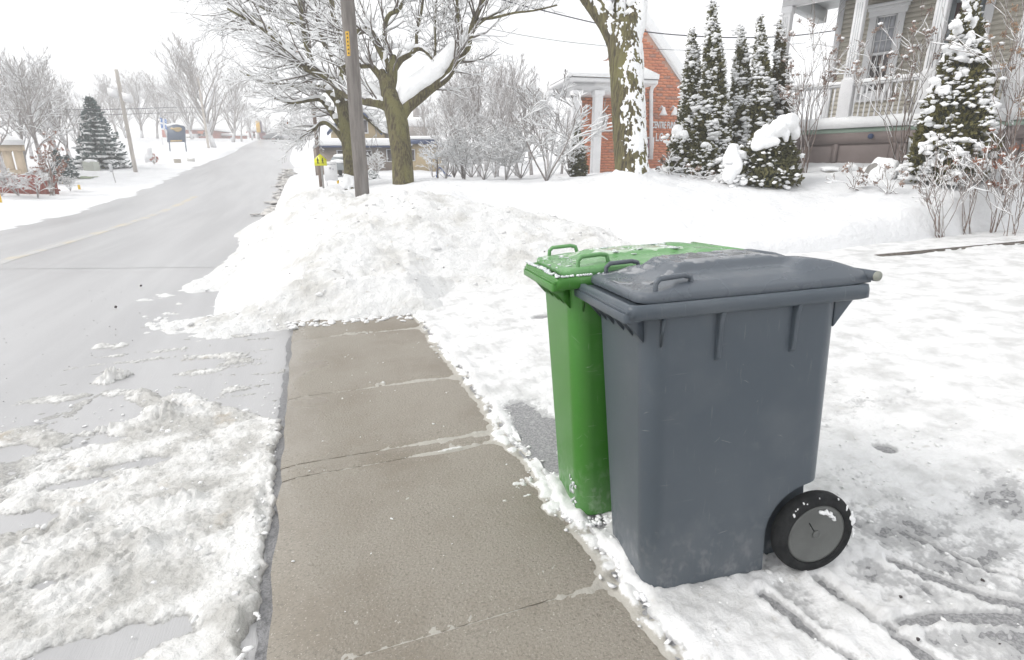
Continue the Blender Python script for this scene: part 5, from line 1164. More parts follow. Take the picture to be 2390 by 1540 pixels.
for a in np.linspace(-.28, .28, 5)[:-1]:
    P = [(r*.88*math.cos(th0+x)*1.02, r*.88*math.sin(th0+x)*1.02, z) for x, z in ((a, zc-.19), (a+.14, zc-.19), (a+.14, zc+.19), (a, zc+.19))]; mb.add(P, [(0, 1, 2, 3)])
tagp = mb.build('number_strip', mat('yellow_plastic', (.72, .43, .04), None, rough=.5), T)
for k, z in enumerate(np.linspace(-.15, .15, 6)):
    mb = MB(); P = [(r*.88*math.cos(th0+x)*1.035, r*.88*math.sin(th0+x)*1.035, zc+z+zz) for x, zz in ((-.12, -.012), (.12, -.012), (.10, .014), (-.08, .014))]; mb.add(P, [(0, 1, 2, 3)]); mb.build('strip_mark', GRIT, tagp)
mb = MB(); rr = np.random.RandomState(4)
for k in range(14): a = rr.uniform(0, 6.28); blob(mb, (.17*math.cos(a), .17*math.sin(a), .12+rr.uniform(0, .12)), rr.uniform(.05, .11), rr, ICO2, .25)
tag(remeshed(mb, 'stuck_snow', SNOWF, T, None, .03, 4, .015), kind='stuff')
T, loc, r = pole(750, 440, 21, 8.5, 5.2, 'brown wooden pole behind the yellow crossing sign', mat('brown_pole', (.22, .17, .14), (.16, .12, .10), 9, .9, stretch=(1, 1, .15)))
def wire(name, pts, label, rad=.009):
    P = np.array([at(*p) for p in pts]); Q, S = smoothline(P, [rad]*len(P), 6); mb = MB(); mb.tube(Q, rad, 5); tag(mb.build(name, mat(name+'_cable', (.05, .05, .07), None, rough=.6)), label, 'cable')
wire('overhead_cable', [(1000, -60, 13.5), (1180, 2, 13.4), (1281, 28, 13.3), (1404, 57, 13.2), (1506, 74, 13.2), (1600, 83, 13.3), (1720, 88, 13.5), (1845, 84, 13.8), (1960, 70, 14.6)], 'dark overhead cable passing behind the forked trunk to the porch house', .013)
wire('overhead_cable', [(1000, 28, 20), (1139, 66, 20), (1280, 92, 20), (1420, 108, 20), (1500, 113, 20), (1590, 117, 20.3), (1700, 116, 21), (1880, 100, 23)], 'thin lower cable crossing the sky above the portico', .009)

# ------------------------------------------------------------------ signs by the sidewalk
YEL = mat('fluorescent_sign', (.80, .80, .02), None, rough=.35); STEEL = mat('galvanised_post', (.42, .41, .40), (.34, .33, .32), 9, .5, metal=.3); BLACK = mat('sign_black', (.02, .02, .02), None, rough=.5)
def facing(px, py, d):                                       # frame of a sign that faces the camera side
    n = unit(np.array([-FW[0], -FW[1], 0])); u = np.array([-n[1], n[0], 0]); return u, n
def sign_frame(loc, off): return loc+off
d = 18.0; loc = base(755, 441, d); u, n = facing(0, 0, 0); S = thing('crossing_sign', 'fluorescent yellow pentagon school crossing sign on a steel post', 'sign', loc)
c = at(752, 376, d)-loc; zt = at(752, 362, d)[2]-loc[2]
mb = MB(); mb.obox((-.03, -.03, -.2), (.06, 0, 0), (0, .06, 0), (0, 0, c[2]+.38)); mb.build('post', STEEL, S, bevel=.008)
c = np.array([0, 0, c[2]])+n*.045; W = .205; pl = [c+u*a+ZZ*b for a, b in ((-W, -.15), (W, -.15), (W, .05), (0, .225), (-W, .05))]; mb = MB(); mb.prism(pl, n*.012); plate = mb.build('sign_plate', YEL, S)
if True:
    bm = bmesh.new(); bm.from_mesh(plate.data); bmesh.ops.recalc_face_normals(bm, faces=bm.faces); bm.to_mesh(plate.data); bm.free()
def figure(x0, s):                                           # walking person pictogram
    mb = MB(); f = lambda a, b: c+n*.0135+u*(x0+a*s)+ZZ*(b*s)
    def stroke(p, q, w):
        p, q = np.array(p, float), np.array(q, float); dd = unit(np.append(q-p, 0))[:2]; nn = np.array([-dd[1], dd[0]])*w
        mb.add([f(*(p+nn)), f(*(p-nn)), f(*(q-nn)), f(*(q+nn))], [(0, 1, 2, 3)])
    for k in range(6):
        pass
    mb.add([f(.16*math.cos(t), .80+.16*math.sin(t)) for t in np.arange(8)*math.pi/4], [tuple(range(8))])
    stroke((0, .62), (0, .02), .15); stroke((0, .05), (.26, -.8), .09); stroke((0, .05), (-.26, -.8), .09); stroke((0, .5), (.30, .1), .07); stroke((0, .5), (-.30, .15), .07)
    mb.build('pictogram', BLACK, plate)
figure(-.085, .12); figure(.075, .105)
mb = MB(); mb.tube([(-.05, 0, zt+.0), (.05, 0, zt+.0)], .03, 6); 
d = 20.0; loc = base(775, 436, d); S = thing('white_sign', 'white notice board on thin posts right of the yellow sign', 'sign', loc)
c = at(775, 400, d)-loc; c[0] = c[1] = 0
mb = MB(); mb.obox(-u*.24+ZZ*(c[2]-.33), u*.48, n*.02, ZZ*.68); b = mb.build('board', WHITE, S)
for s in (-.2, .2): mb = MB(); mb.obox(u*s-n*.03+ZZ*-.2, u*.03, n*.028, ZZ*(c[2]+.1)); mb.build('post', WHITE, S)
for k, (x0, x1, z) in enumerate(((-.19, -.02, .26), (.01, .10, .26), (.12, .20, .255), (-.05, .03, .10), (.07, .12, .06))):
    mb = MB(); mb.obox(u*x0+n*.021+ZZ*(c[2]+z-.02), u*(x1-x0), n*.003, ZZ*(.035 if z > .2 else .07)); mb.build('faded_mark', mat('faded_print%d' % k, (.38, .38, .42), (.6, .6, .62), 30, .6), b)
def stake(px, py, top, d, label, m, w=.05, name='marker_post'):
    loc = base(px, py, d); h = at(px, top, d)[2]-loc[2]; mb = MB(); mb.loft([[(w*a, w*b, z) for a, b in ((-1, -.4), (1, -.4), (1, .4), (-1, .4))] for z in (-.2, h*.96)]+[[(w*.7*a, w*b*.7, h) for a, b in ((-1, -.4), (1, -.4), (1, .4), (-1, .4))]])
    o = mb.build(name, m); o.location = Vector(loc); tag(o, label, 'marker'); return o
YP = mat('yellow_marker', (.80, .52, .02), (.72, .46, .03), 5, .5)
stake(789, 432, 420, 20, 'short orange-yellow marker right of the white notice board', YP, .04)
stake(3, 481, 447, 22, 'yellow roadside marker at the left edge of the picture', YP, .06); stake(190, 461, 431, 27, 'yellow roadside marker before the utility cabinet', YP, .05); stake(242, 420, 406, 36, 'small yellow marker at the foot of the blue spruce', YP, .05); stake(148, 435, 392, 29, 'pale yellow stake behind the rust-leaved shrub', mat('pale_stake', (.6, .5, .3), None), .03)
# parked car under snow by the beige house
def car(px, py, d, L, label, paint, snow=True, rz=0):
    loc = base(px, py, d); T = thing('parked_car', label, 'car', loc); T.rotation_euler = (0, 0, rz); W = L*.2
    prof = [(-.5, .10), (-.5, .20), (-.46, .235), (-.28, .255), (-.17, .345), (.12, .355), (.25, .26), (.45, .225), (.5, .18), (.5, .10)]
    mb = MB(); mb.loft([[(x*L, y*W*(.82 if z > .28 else 1), z*L) for x, z in prof] for y in (-1, -.92, .92, 1)]); mb.build('body', paint, T, bevel=.04)
    mb = MB(); mb.loft([[(x*L, y*W, z*L) for x, z in ((-.25, .262), (-.16, .333), (.11, .342), (.21, .262))] for y in (-.86, .86)]); mb.build('windows', DGLASS, T)
    for x in (-.3, .3):
        for y in (-.95, .95): mb = MB(); mb.tube([(x*L, y*W*.8, .075*L), (x*L, y*W*1.02, .075*L)], .075*L, 14); mb.build('wheel', RUBBER, T)
    if snow:
        mb = MB(); rr = np.random.RandomState(3)
        for x, z, r in ((-.05, .36, .16), (.05, .36, .14), (-.13, .35, .1), (.36, .25, .12), (-.4, .25, .1)): blob(mb, (x*L, 0, z*L), (r*L, W*.85, .04*L), rr, ICO2, .1)
        mb.build('roof_snow', SNOWF, T, smooth=True)
    return T
car(806, 414, 30, 2.9, 'snow-covered grey car half hidden behind the maple trunk', mat('car_grey', (.25, .27, .28), None, rough=.3), rz=1.25)

# ------------------------------------------------------------------ beige house with navy trim, behind the maples
BEIGE = mat('beige_stucco', (.55, .44, .27), (.50, .40, .25), 3, .85); TAUPE = mat('taupe_wall', (.30, .25, .21), (.26, .215, .185), 3, .85)
n_ = unit(np.array([-FW[0], -FW[1], 0])); u_ = np.array([-n_[1], n_[0], 0])
def panel_house(px, py, d, name, label, cat='building'):
    loc = base(px, py, d); loc[2] -= .4; T = thing(name, label, cat, loc); Pc = at(px, py, d)
    def pl(x, y, back=0): q = onplane(x, y, Pc-n_*back, n_); return q-loc
    def slab(nm, x0, y0, x1, y1, b0, b1, m, parent=None, bevel=0, back=None):
        bk = b0 if back is None else back; a, b = pl(x0, y1, bk), pl(x1, y0, bk); mb = MB(); dv = b-a; mb.obox(a+n_*(bk-b0), u_*np.dot(dv, u_), n_*(b0-b1), ZZ*dv[2]); return mb.build(nm, m, parent or T, bevel=bevel)
    return T, loc, pl, slab
T, loc, pl, slab = panel_house(880, 400, 33, 'beige_house', 'beige bungalow with navy eaves and snowy roof behind the maples')
slab('wall', 737, 343, 958, 412, 0, 4, TAUPE); slab('roof_snow', 728, 322, 962, 340, -.5, 4.2, SNOWF, bevel=.12); slab('fascia', 731, 340.5, 960, 343.5, -.45, 4.1, NAVY)
slab('wing', 950, 336, 1016, 412, -.3, 4, BEIGE); slab('fascia', 944, 326, 1022, 335.5, -.6, 4.1, NAVY); slab('roof_snow', 944, 317, 1022, 325.5, -.6, 4.2, SNOWF, bevel=.08)
for x0, y0, x1, y1 in ((955, 350, 966, 374), (790, 352, 812, 378), (905, 350, 930, 376), (845, 352, 866, 378)):
    b_ = -.3 if x0 > 940 else 0
    w = slab('window', x0-2, y0-2, x1+2, y1+2, b_-.02, b_-.08, WHITE); slab('pane', x0, y0, x1, y1, b_-.081, b_-.11, DGLASS, w)
# upper gable with navy rakes, rear block and chimney
g = [pl(772, 322, 1.5), pl(886, 322, 1.5), pl(886, 312, 1.5), pl(829, 246, 1.5), pl(772, 312, 1.5)]; mb = MB(); mb.prism(g, -n_*3); mb.build('gable_wall', BEIGE, T)
for a, b in (((829, 244), (892, 316)), ((829, 244), (766, 316))):
    A, B = pl(*a, 1.4), pl(*b, 1.4); mb = MB(); mb.obox(A, B-A, n_*.25, ZZ*.16); mb.build('rake_trim', NAVY, T); mb = MB(); mb.obox(A+ZZ*.17, B-A, -n_*3.2, ZZ*.3); mb.build('gable_snow', SNOWF, T, bevel=.05)
w = slab('window', 836, 278, 858, 312, 1.48, 1.42, WHITE, back=1.5); slab('pane', 838, 281, 856, 309, 1.419, 1.39, DGLASS, w, back=1.5)
slab('rear_block', 900, 297, 1012, 322, 3, 5, mat('grey_shingle', (.42, .38, .36), (.36, .33, .31), 4, .9), back=3); slab('rear_roof_snow', 895, 272, 1000, 297, 3.2, 6, SNOWF, bevel=.15, back=3); slab('chimney', 964, 252, 974, 273, 4, 4.7, mat('chimney_grey', (.40, .37, .36), None), back=4)

# ------------------------------------------------------------------ small things in the snow beyond the bank
d = 24; loc = base(1035, 408, d); S = thing('play_slide', 'small blue plastic slide in the snow by the beige house', 'slide', loc)
BLUE = mat('blue_plastic', (.03, .12, .42), None, rough=.4)
mb = MB(); P = np.array([(-.25, 0, .42), (-.12, 0, .38), (.05, 0, .16), (.22, 0, .05), (.34, 0, .04)]); mb.grid(np.stack([P+np.array([0, -.1, .04]), P+np.array([0, -.08, 0]), P+np.array([0, .08, 0]), P+np.array([0, .1, .04])], 1)); mb.build('chute', BLUE, S)
for y in (-.1, .1): mb = MB(); mb.tube([(-.32, y, -.1), (-.25, y, .5)], .025, 6); mb.build('ladder_rail', BLUE, S)
def sapling(px, py, d, top, label, seed):
    rng = np.random.RandomState(seed); loc = base(px, py, d); h = at(px, top, d)[2]-loc[2]; lines = []
    lines.append((np.array([loc+np.array([0, 0, z]) for z in np.linspace(-.1, h*.45, 4)]), np.array([.03, .028, .025, .022]), 1))
    for k in range(12): a = rng.uniform(0, 6.28); grow(lines, loc+np.array([0, 0, h*rng.uniform(.38, .5)]), (math.cos(a), math.sin(a), .5), h*.42, .014, 1, rng, .12, .3, 3, rmin=.007)
    return finish_tree('young_tree', label, loc, lines, False, rng, TWIG, TWIG, 1.4, None, .012)
sapling(1022, 430, 19, 315, 'thin young tree with a bare round crown, left of the thicket', 1); sapling(1080, 428, 20, 330, 'thin sapling with white-laden twigs before the thicket', 2)

# ------------------------------------------------------------------ shrubs in front of the porch
DRY = mat('dry_flower_head', (.34, .245, .20), (.25, .18, .15), 8, .9); RED = mat('russet_leaf', (.34, .15, .09), (.24, .11, .075), 8, .85); TWR = snow_on_top(mat('reddish_twig', (.24, .175, .145), (.16, .12, .10), 6, .9), .1, .5)
def headed_shrub(label, px, py, d, stems, seed, heads=60, headm=DRY, snowheads=.75, L=1.0, spread=.5, r=.010, lean=(0, 0), lvl=2, name='flowering_shrub', leaf=None, amt=1.3):
    """stems: list of pixel end points the main canes reach for"""
    rng = np.random.RandomState(seed); loc = base(px, py, d); lines = []; tips = []
    for (ex, ey) in stems:
        e = at(ex, ey, d+rng.uniform(-.35, .35)); dd = e-loc; Ls = np.linalg.norm(dd); P = [loc+rng.normal(0, .05, 3)*np.array([1, 1, 0])]; n = 7
        for i in range(1, n+1):
            t = i/n; P.append(loc+dd*t+np.array([0, 0, .10*Ls*math.sin(math.pi*t)])+rng.normal(0, .03*Ls, 3)*.6)
        P = np.array(P); R = np.linspace(r*1.3, r*.4, n+1); lines.append((P, R, 3)); tips.append(P[-1])
        for k in range(4):
            i = rng.randint(3, n); q = unit(P[i+1]-P[i]); a = rng.normal(0, 1, 3); a = unit(a-q*np.dot(a, q)); l0 = len(lines)
            grow(lines, P[i], unit(q+a*spread+np.array([0, 0, .2])), Ls*.32*rng.uniform(.6, 1.2), r*.6, lvl-1, rng, .10, .3, 3, (.5, .8), (.4, .8), 4, .0045); tips += [l_[0][-1] for l_ in lines[l0:]]
    T = thing(name, label, 'shrub', loc); c, s = MB(), MB(); branch_mesh(lines, (c, c)); tag(c.build('stems', TWR, T, smooth=True, loc=loc), kind='stuff')
    snow_mesh(lines, s, amt, rng, add=.006, skip=.1)
    hm = MB(); idx = rng.permutation(len(tips))[:heads]
    for i in idx:
        p = tips[i]; R_ = rng.uniform(.03, .06)
        spray_mesh(hm, p+rng.normal(0, R_*.5, (26, 3)), rng.normal(0, 1, (26, 3)), rng, R_*.8, R_*.3)
        if rng.rand() < snowheads: blob(s, p+np.array([0, 0, R_*.5]), (R_*1.0, R_*.9, R_*.6), rng, ICO1, .3)
    if hm.n: tag(hm.build('flower_heads' if leaf is None else 'leaves', headm, T, loc=loc), kind='stuff')
    tag(s.build('clinging_snow', SNOWF, T, smooth=True, loc=loc), kind='stuff'); return T
headed_shrub('tall hydrangea with dried snow-capped heads, left of the porch window', 1885, 335, 11.4, [(1905, 95), (1870, 115), (1925, 130), (1945, 105), (1850, 150), (1890, 150), (1935, 180), (1860, 200), (1915, 215), (1845, 240)], 51, 46, L=1)
headed_shrub('hydrangea with dried heads reaching across the rail under the window', 2115, 330, 10.4, [(2022, 145), (2105, 110), (2135, 105), (2165, 85), (2000, 170), (2050, 185), (2150, 150), (1990, 190), (2175, 130), (2120, 170)], 52, 42)
headed_shrub('shrub with brown leaves hanging in front of the right clapboards', 2345, 420, 9.3, [(2330, 90), (2360, 60), (2389, 110), (2310, 120), (2400, 180), (2340, 170), (2375, 230), (2420, 90)], 53, 36, mat('tan_leaf', (.38, .25, .16), (.30, .20, .13), 8, .9), .15, leaf=1, amt=.9)
SL = 'low bare bush poking out of the lawn snow before the porch'
lowspec = [(1990, 455, 9.9, [(1960, 400), (1985, 392), (2010, 400), (1945, 425), (2025, 425), (2000, 410)]), (2070, 470, 9.6, [(2040, 400), (2060, 390), (2085, 395), (2105, 405), (2025, 430), (2110, 430)]), (2210, 495, 8.7, [(2140, 400), (2165, 385), (2190, 400), (2215, 380), (2240, 395), (2130, 430), (2260, 420), (2155, 450), (2180, 420)]),
           (2265, 480, 8.9, [(2250, 370), (2275, 380), (2230, 400), (2300, 370), (2240, 420), (2290, 420)]), (2340, 460, 8.9, [(2310, 350), (2345, 340), (2375, 350), (2300, 400), (2389, 380), (2330, 380), (2395, 330)]), (2385, 480, 8.6, [(2340, 400), (2360, 380), (2389, 370), (2410, 400), (2330, 440), (2400, 430)]), (1640, 432, 11.0, [(1600, 400), (1625, 405), (1655, 402), (1680, 412), (1590, 425)]), (1560, 425, 11.4, [(1540, 375), (1560, 365), (1580, 380), (1530, 400), (1595, 395)])]
sl = ['low bare bush left of the snow-covered boulder', 'sparse bare bush just below the snow-covered boulder', 'many-stemmed bare bush at the foot of the big cedar', 'bare reddish bush right at the big cedar foot', 'tangled brown bush against the skirting, right', 'matted bare bush at the right edge of the lawn', 'flattened bare twigs at the foot of the tall cedars', 'snowy low bush right of the forked trunk']
for i, (px, py, d, st) in enumerate(lowspec): headed_shrub(sl[i], px, py, d, st, 60+i, 5 if i != 4 else 24, RED if i == 4 else DRY, .5, lvl=2, r=.0065, name='bare_bush', spread=.6)
def boulder(px, py, d, rx, rz, label, seed, name='snowy_boulder'):
    loc = base(px, py, d); rr = np.random.RandomState(seed); mb = MB(); T = thing(name, label, 'rock', loc); R = np.array([rx, rx*.8, rz])/F_*d
    blob(mb, (0, 0, -R[2]*.25), R*.8, rr, ICO3, .15); mb.build('stone', mat('grey_stone%d' % seed, (.22, .21, .2), (.3, .29, .27), 6, .9), T, smooth=True)
    mb = MB()
    for k in range(9): a = rr.uniform(0, 6.28); q = rr.uniform(.1, .6); blob(mb, (R[0]*q*math.cos(a), R[1]*q*math.sin(a), R[2]*rr.uniform(0, .45)), R*rr.uniform(.45, .7)*np.array([1.1, 1.1, .8]), rr, ICO2, .3)
    remeshed(mb, 'snow_cap', SNOWF, T, None, .03, 5, .02)
boulder(2052, 400, 10.6, 40, 50, 'large snow-capped boulder beside the skirting', 1); boulder(1985, 395, 11.3, 20, 18, 'small snow-capped boulder left of the large one', 2); boulder(1945, 400, 11.5, 28, 12, 'flat snow-covered stone near the squat cedar', 3); boulder(2110, 395, 10.4, 26, 30, 'snow hump right of the large boulder, under the garden lamp', 4)
loc = base(2118, 380, 10.6); zc = at(2118, 345, 10.6)[2]-loc[2]; T = thing('garden_lamp', 'pale ribbed garden lamp with a snow hat by the big cedar', 'lamp', loc)
mb = MB(); mb.tube([(0, 0, -.1), (0, 0, zc-.1)], .02, 8); mb.build('post', STEEL, T)
mb = MB(); mb.loft([[(r_*math.cos(t), r_*math.sin(t), zc+z) for t in np.arange(16)*math.pi/8] for r_, z in ((.06, -.12), (.075, -.1), (.08, .08), (.085, .10))]); mb.build('lamp_head', mat('lamp_ribs', (.55, .56, .55), None), T)
mb = MB(); blob(mb, (0, 0, zc+.14), (.085, .085, .07), np.random.RandomState(1), ICO2, .1); mb.build('snow_cap', SNOWF, T, smooth=True)

# ------------------------------------------------------------------ left of the road
GZ = mat('gazebo_tan', (.66, .53, .38), (.6, .48, .34), 3, .8)
T, loc, pl, slab = panel_house(15, 400, 31, 'gazebo', 'tan gazebo with arched openings and a snow-covered roof', 'gazebo')
for px in (-60, -32, -6, 18, 45): slab('post', px-1.8, 345, px+1.8, 405, 0, .12, GZ)
slab('arch_beam', -63, 338, 48, 352, -.02, .2, GZ); slab('floor_wall', -63, 396, 48, 412, -.03, .16, GZ)
for a, b in ((-58, -34), (-30, -8), (-4, 16), (20, 43)):
    for sgn in (0, 1):
        x0, x1 = (a, a+(b-a)*.25) if sgn == 0 else (b, b-(b-a)*.25); P = [pl(x0, 352), pl(x1, 352), pl(x0, 361)]
        mb = MB(); mb.prism(P, -n_*.1); mb.build('arch_spandrel', GZ, T)
A, B, C_, D_ = pl(-75, 338, -.5), pl(58, 338, -.5), pl(58, 338, 4), pl(-75, 338, 4); top = pl(-10, 304, 1.8); mb = MB(); V = [A, B, C_, D_, top]+[q+ZZ*.25 for q in (A, B, C_, D_)]
mb.add(V, [(0, 1, 6, 5), (1, 2, 7, 6), (2, 3, 8, 7), (3, 0, 5, 8)]); mb.add(V, [(5, 6, 4), (6, 7, 4), (7, 8, 4), (8, 5, 4)]); mb.build('roof_snow', SNOWF, T)
FR = mat('red_fence_board', (.30, .075, .05), (.25, .06, .042), 6, .85)
loc = base(70, 462, 25); T = thing('red_fence', 'low barn-red board fence behind the snowy hedge', 'fence', loc); Pf = at(70, 462, 25)
bm_ = None
for i, px in enumerate(np.arange(-20, 138, 4.4)):
    q = onplane(px, 440, Pf, n_); z0 = gz(q[0], q[1])
    if bm_ is None: mb = MB(); mb.obox(np.zeros(3)-u_*.041, u_*.082, n_*.03, ZZ*.95); o = mb.build('fence_board', FR, T); bm_ = o.data; o.location = Vector(np.array([q[0], q[1], z0-.12])-loc)
    else: share('fence_board', bm_, T, np.array([q[0], q[1], z0-.12+.015*(i % 3)])-loc+n_*(.012 if i % 2 else 0))
a, b = onplane(-20, 440, Pf, n_), onplane(138, 440, Pf, n_)
for h in (.15, .6): mb = MB(); mb.obox(np.array([a[0], a[1], gz(*a[:2])+h])-loc-n_*.05, np.array([b[0]-a[0], b[1]-a[1], gz(*b[:2])-gz(*a[:2])]), n_*.04, ZZ*.08); mb.build('fence_rail', FR, T)
hl = ['snow-laden hedge shrub at the left edge before the red fence', 'second snowy hedge shrub before the red fence, left of the gap', 'snow-laden hedge shrub before the right end of the red fence', 'snowy shrub tuft right of the rust-leaved shrub']
for (px, py, d, top), l_, k in zip(((8, 472, 23.5, 398), (48, 470, 23.8, 392), (90, 468, 23.6, 402), (165, 446, 26, 405)), hl, (0, 1, 0, 1)): plant(SH[k], px, py, d, top, l_, 'shrub', 'hedge before the red fence', hproto=2.2, wide=1.5)
headed_shrub('rust-leaved upright shrub at the end of the red fence', 122, 462, 24.5, [(118, 335), (105, 350), (135, 352), (95, 375), (148, 380), (125, 365), (110, 400), (140, 410), (85, 400)], 71, 150, RED, .25, leaf=1, r=.03, name='leafy_shrub', amt=.9)
SPR = mat('blue_spruce_needles', (.085, .125, .125), (.05, .085, .08), 6, .85)
def spruce(label, px, py, d, top, wpx, seed, ns=.6, m=SPR):
    rng = np.random.RandomState(seed); loc = base(px, py, d); H = at(px, top, d)[2]-loc[2]; W = wpx/2/F_*d; T = thing('spruce_tree', label, 'tree', loc)
    mb = MB(); mb.tube([(0, 0, -.2), (0, 0, H)], [.05*H*.5, .01], 8); mb.build('trunk', BARK, T)
    f, s = MB(), MB(); nl = 16
    for i in range(nl):
        t = (i+.3)/nl; z = H*(.06+.92*t); R = W*(1-t)**.85+.05; k = int(9-5*t)+3
        for j in range(k):
            a = 6.28*j/k+rng.uniform(-.3, .3)+i; L = R*rng.uniform(.75, 1.1); dv = np.array([math.cos(a), math.sin(a), -.28+.35*t]); n = int(26*L/W)+8; u = rng.rand(n, 1)**.7
            P = np.array([0, 0, z])+dv*L*u+np.array([0, 0, .12])*L*u**2+rng.normal(0, .06*L+.02, (n, 3))*np.array([1, 1, .6]); spray_mesh(f, P, np.tile(dv, (n, 1)), rng, .16*H/3+.02, .04*H/3+.006)
            if rng.rand() < ns:
                for q in range(3): uu = rng.uniform(.4, 1); blob(s, np.array([0, 0, z+.05])+dv*L*uu+np.array([0, 0, .12])*L*uu**2, (L*.24, L*.18, L*.06+.015), rng, ICO1, .5)
    tag(f.build('boughs', m, T), kind='stuff'); tag(s.build('bough_snow', SNOWF, T, smooth=True), kind='stuff')
spruce('blue-green spruce with snowy boughs left of the street pole', 246, 411, 38, 232, 104, 1, .95)
spruce('small dark snowy spruce beside the rust-leaved shrub', 146, 425, 29, 350, 34, 2, .85); spruce('second small snowy spruce, right of the first', 166, 420, 31, 362, 30, 3, .85); spruce('tiny snow-covered spruce at the foot of the second maple', 868, 430, 22, 398, 34, 4, .95)
T, loc, r = pole(320, 419, 36, 8.5, 6.4, 'grey street pole with white panels left of the road', mat('pale_pole', (.50, .46, .42), (.40, .37, .34), 9, .85, stretch=(1, 1, .15)))
for a, b, z in ((-.75, -.12, .0), (.12, .75, -.28)):
    mb = MB(); mb.obox(u_*a+n_*.05+ZZ*(at(310, 228, 36)[2]-loc[2]-.1+z), u_*(b-a)+ZZ*-.15, n_*.05, ZZ*.5); mb.build('panel', WHITE, T)
T, loc, r = pole(488, 354, 68, 5, 8.3, 'pale thin pole before the fan-shaped tree', mat('far_pole', (.5, .45, .40), None))
wire('street_cable', [(-80, 255, 36.5), (120, 256, 36.2), (312, 254, 36), (420, 250, 50), (478, 252, 68)], 'street cable strung between the left poles', .02)
wire('street_cable', [(-80, 268, 36.5), (120, 270, 36.2), (313, 266, 36), (420, 262, 50), (479, 262, 68)], 'lower street cable strung between the left poles', .014)
loc = base(212, 418, 36); T = thing('utility_cabinet', 'pale grey-green utility cabinet with snow on top', 'cabinet', loc); CB = mat('cabinet_paint', (.48, .50, .44), (.44, .46, .41), 3, .6)
h = at(212, 377, 36)[2]-loc[2]; mb = MB(); mb.obox(-u_*.36-ZZ*.2, u_*.72, -n_*.6, ZZ*(h+.2)); mb.build('body', CB, T, bevel=.02); mb = MB(); mb.obox(-u_*.30+n_*.004+ZZ*.3, u_*.6, n_*.015, ZZ*(h-.42)); mb.build('door', CB, T, bevel=.01); mb = MB(); blob(mb, np.array([0, 0, h+.02])-n_*.3, (.42, .36, .14), np.random.RandomState(2), ICO2, .1); mb.build('snow_cap', SNOWF, T, smooth=True)
loc = base(274, 444, 30); T = thing('road_sign', 'small grey road sign seen edge-on on a thin post', 'sign', loc); zc = at(268, 392, 30)[2]-loc[2]; mb = MB(); mb.tube([(0, 0, -.2), (-.08, 0, zc+.2)], .022, 8); mb.build('post', STEEL, T); mb = MB(); mb.obox(np.array([-.08, 0, zc-.22])-u_*.1+n_*.03, u_*.2, n_*.015, ZZ*.44); mb.build('plate', mat('sign_back_grey', (.55, .56, .57), None, rough=.4), T)
# dark board sign with a gold emblem
d = 58; loc = base(415, 357, d); T = thing('board_sign', 'navy board sign with a gold emblem on two posts', 'sign', loc); Pc = at(412, 330, d); SG = mat('sign_navy', (.055, .085, .14), None, rough=.5); GOLD = mat('sign_gold', (.50, .36, .16), (.42, .30, .14), 9, .5)
def gq(px, py, o=0): return onplane(px, py, Pc, n_)-loc+n_*o
P = [gq(390, 332), gq(432, 331), gq(431, 296), gq(428, 294), gq(418, 292), gq(410, 290), gq(402, 292), gq(393, 295), gq(390, 297)]; mb = MB(); mb.prism(P, -n_*.12); bo = mb.build('board', SG, T)
for a, b in (((394, 330), (396.5, 358)), ((431, 330), (435, 358))): mb = MB(); mb.tube([gq(*a, -.06), gq(*b, -.06)], .055, 8); mb.build('post', SG, T)
mb = MB(); E = [(397, 300), (400, 297), (405, 299), (412, 297), (420, 297), (425, 300), (423, 305), (416, 308), (411, 307), (405, 303), (399, 302)]; mb.prism([gq(a, b, .005) for a, b in E[::-1]], n_*.03); mb.build('emblem', GOLD, bo)
mb = MB(); mb.prism([gq(a, b, .005) for a, b in ((398, 331), (425, 330), (425, 326.5), (398, 327.5))], n_*.03); mb.build('gold_band', GOLD, bo)
mb = MB(); ss = [gq(388+44*t, 292.5-3.5*math.sin(math.pi*t), -.06) for t in np.linspace(0, 1, 9)]; mb.tube(ss, .09, 8); mb.build('snow_cap', SNOWF, T, smooth=True)
# flag
d = 72; loc = base(380, 338, d); T = thing('flag_pole', 'blue and white cross flag on a pale pole by the board sign', 'flag', loc); Pc = at(378, 320, d); mb = MB(); mb.tube([(0, 0, -.2), (onplane(372, 268, Pc, n_)-loc)], .05, 8); mb.build('pole', WHITE, T)
BL = mat('flag_blue', (.02, .16, .50), None); 
def fq(a, b): x = 372.5+17*a+1.5*b; y = 272+23*b+10*a+1.5*math.sin(a*6); return onplane(x, y, Pc, n_)-loc+n_*(.12*math.sin(a*7))
G = np.array([[fq(a, b) for b in np.linspace(0, 1, 12)] for a in np.linspace(0, 1, 14)]); mb = MB(); mb.grid(G); fl = mb.build('flag_cloth', WHITE, T)
for a0, a1, b0, b1 in ((0, .40, 0, .40), (.60, 1, 0, .40), (0, .40, .60, 1), (.60, 1, .60, 1)):
    G = np.array([[fq(a, b)+n_*.01 for b in np.linspace(b0, b1, 6)] for a in np.linspace(a0, a1, 6)]); mb = MB(); mb.grid(G); q_ = mb.build('flag_quarter', BL, fl)
    c = (fq((a0+a1)/2, (b0+b1)/2))+n_*.02; mb = MB(); mb.add([c+u_*x*.13+ZZ*z*.13 for x, z in ((0, -1), (.3, -.3), (.9, .1), (.35, .2), (0, 1), (-.35, .2), (-.9, .1), (-.3, -.3))], [tuple(range(8))]); mb.build('flag_flower', WHITE, fl)
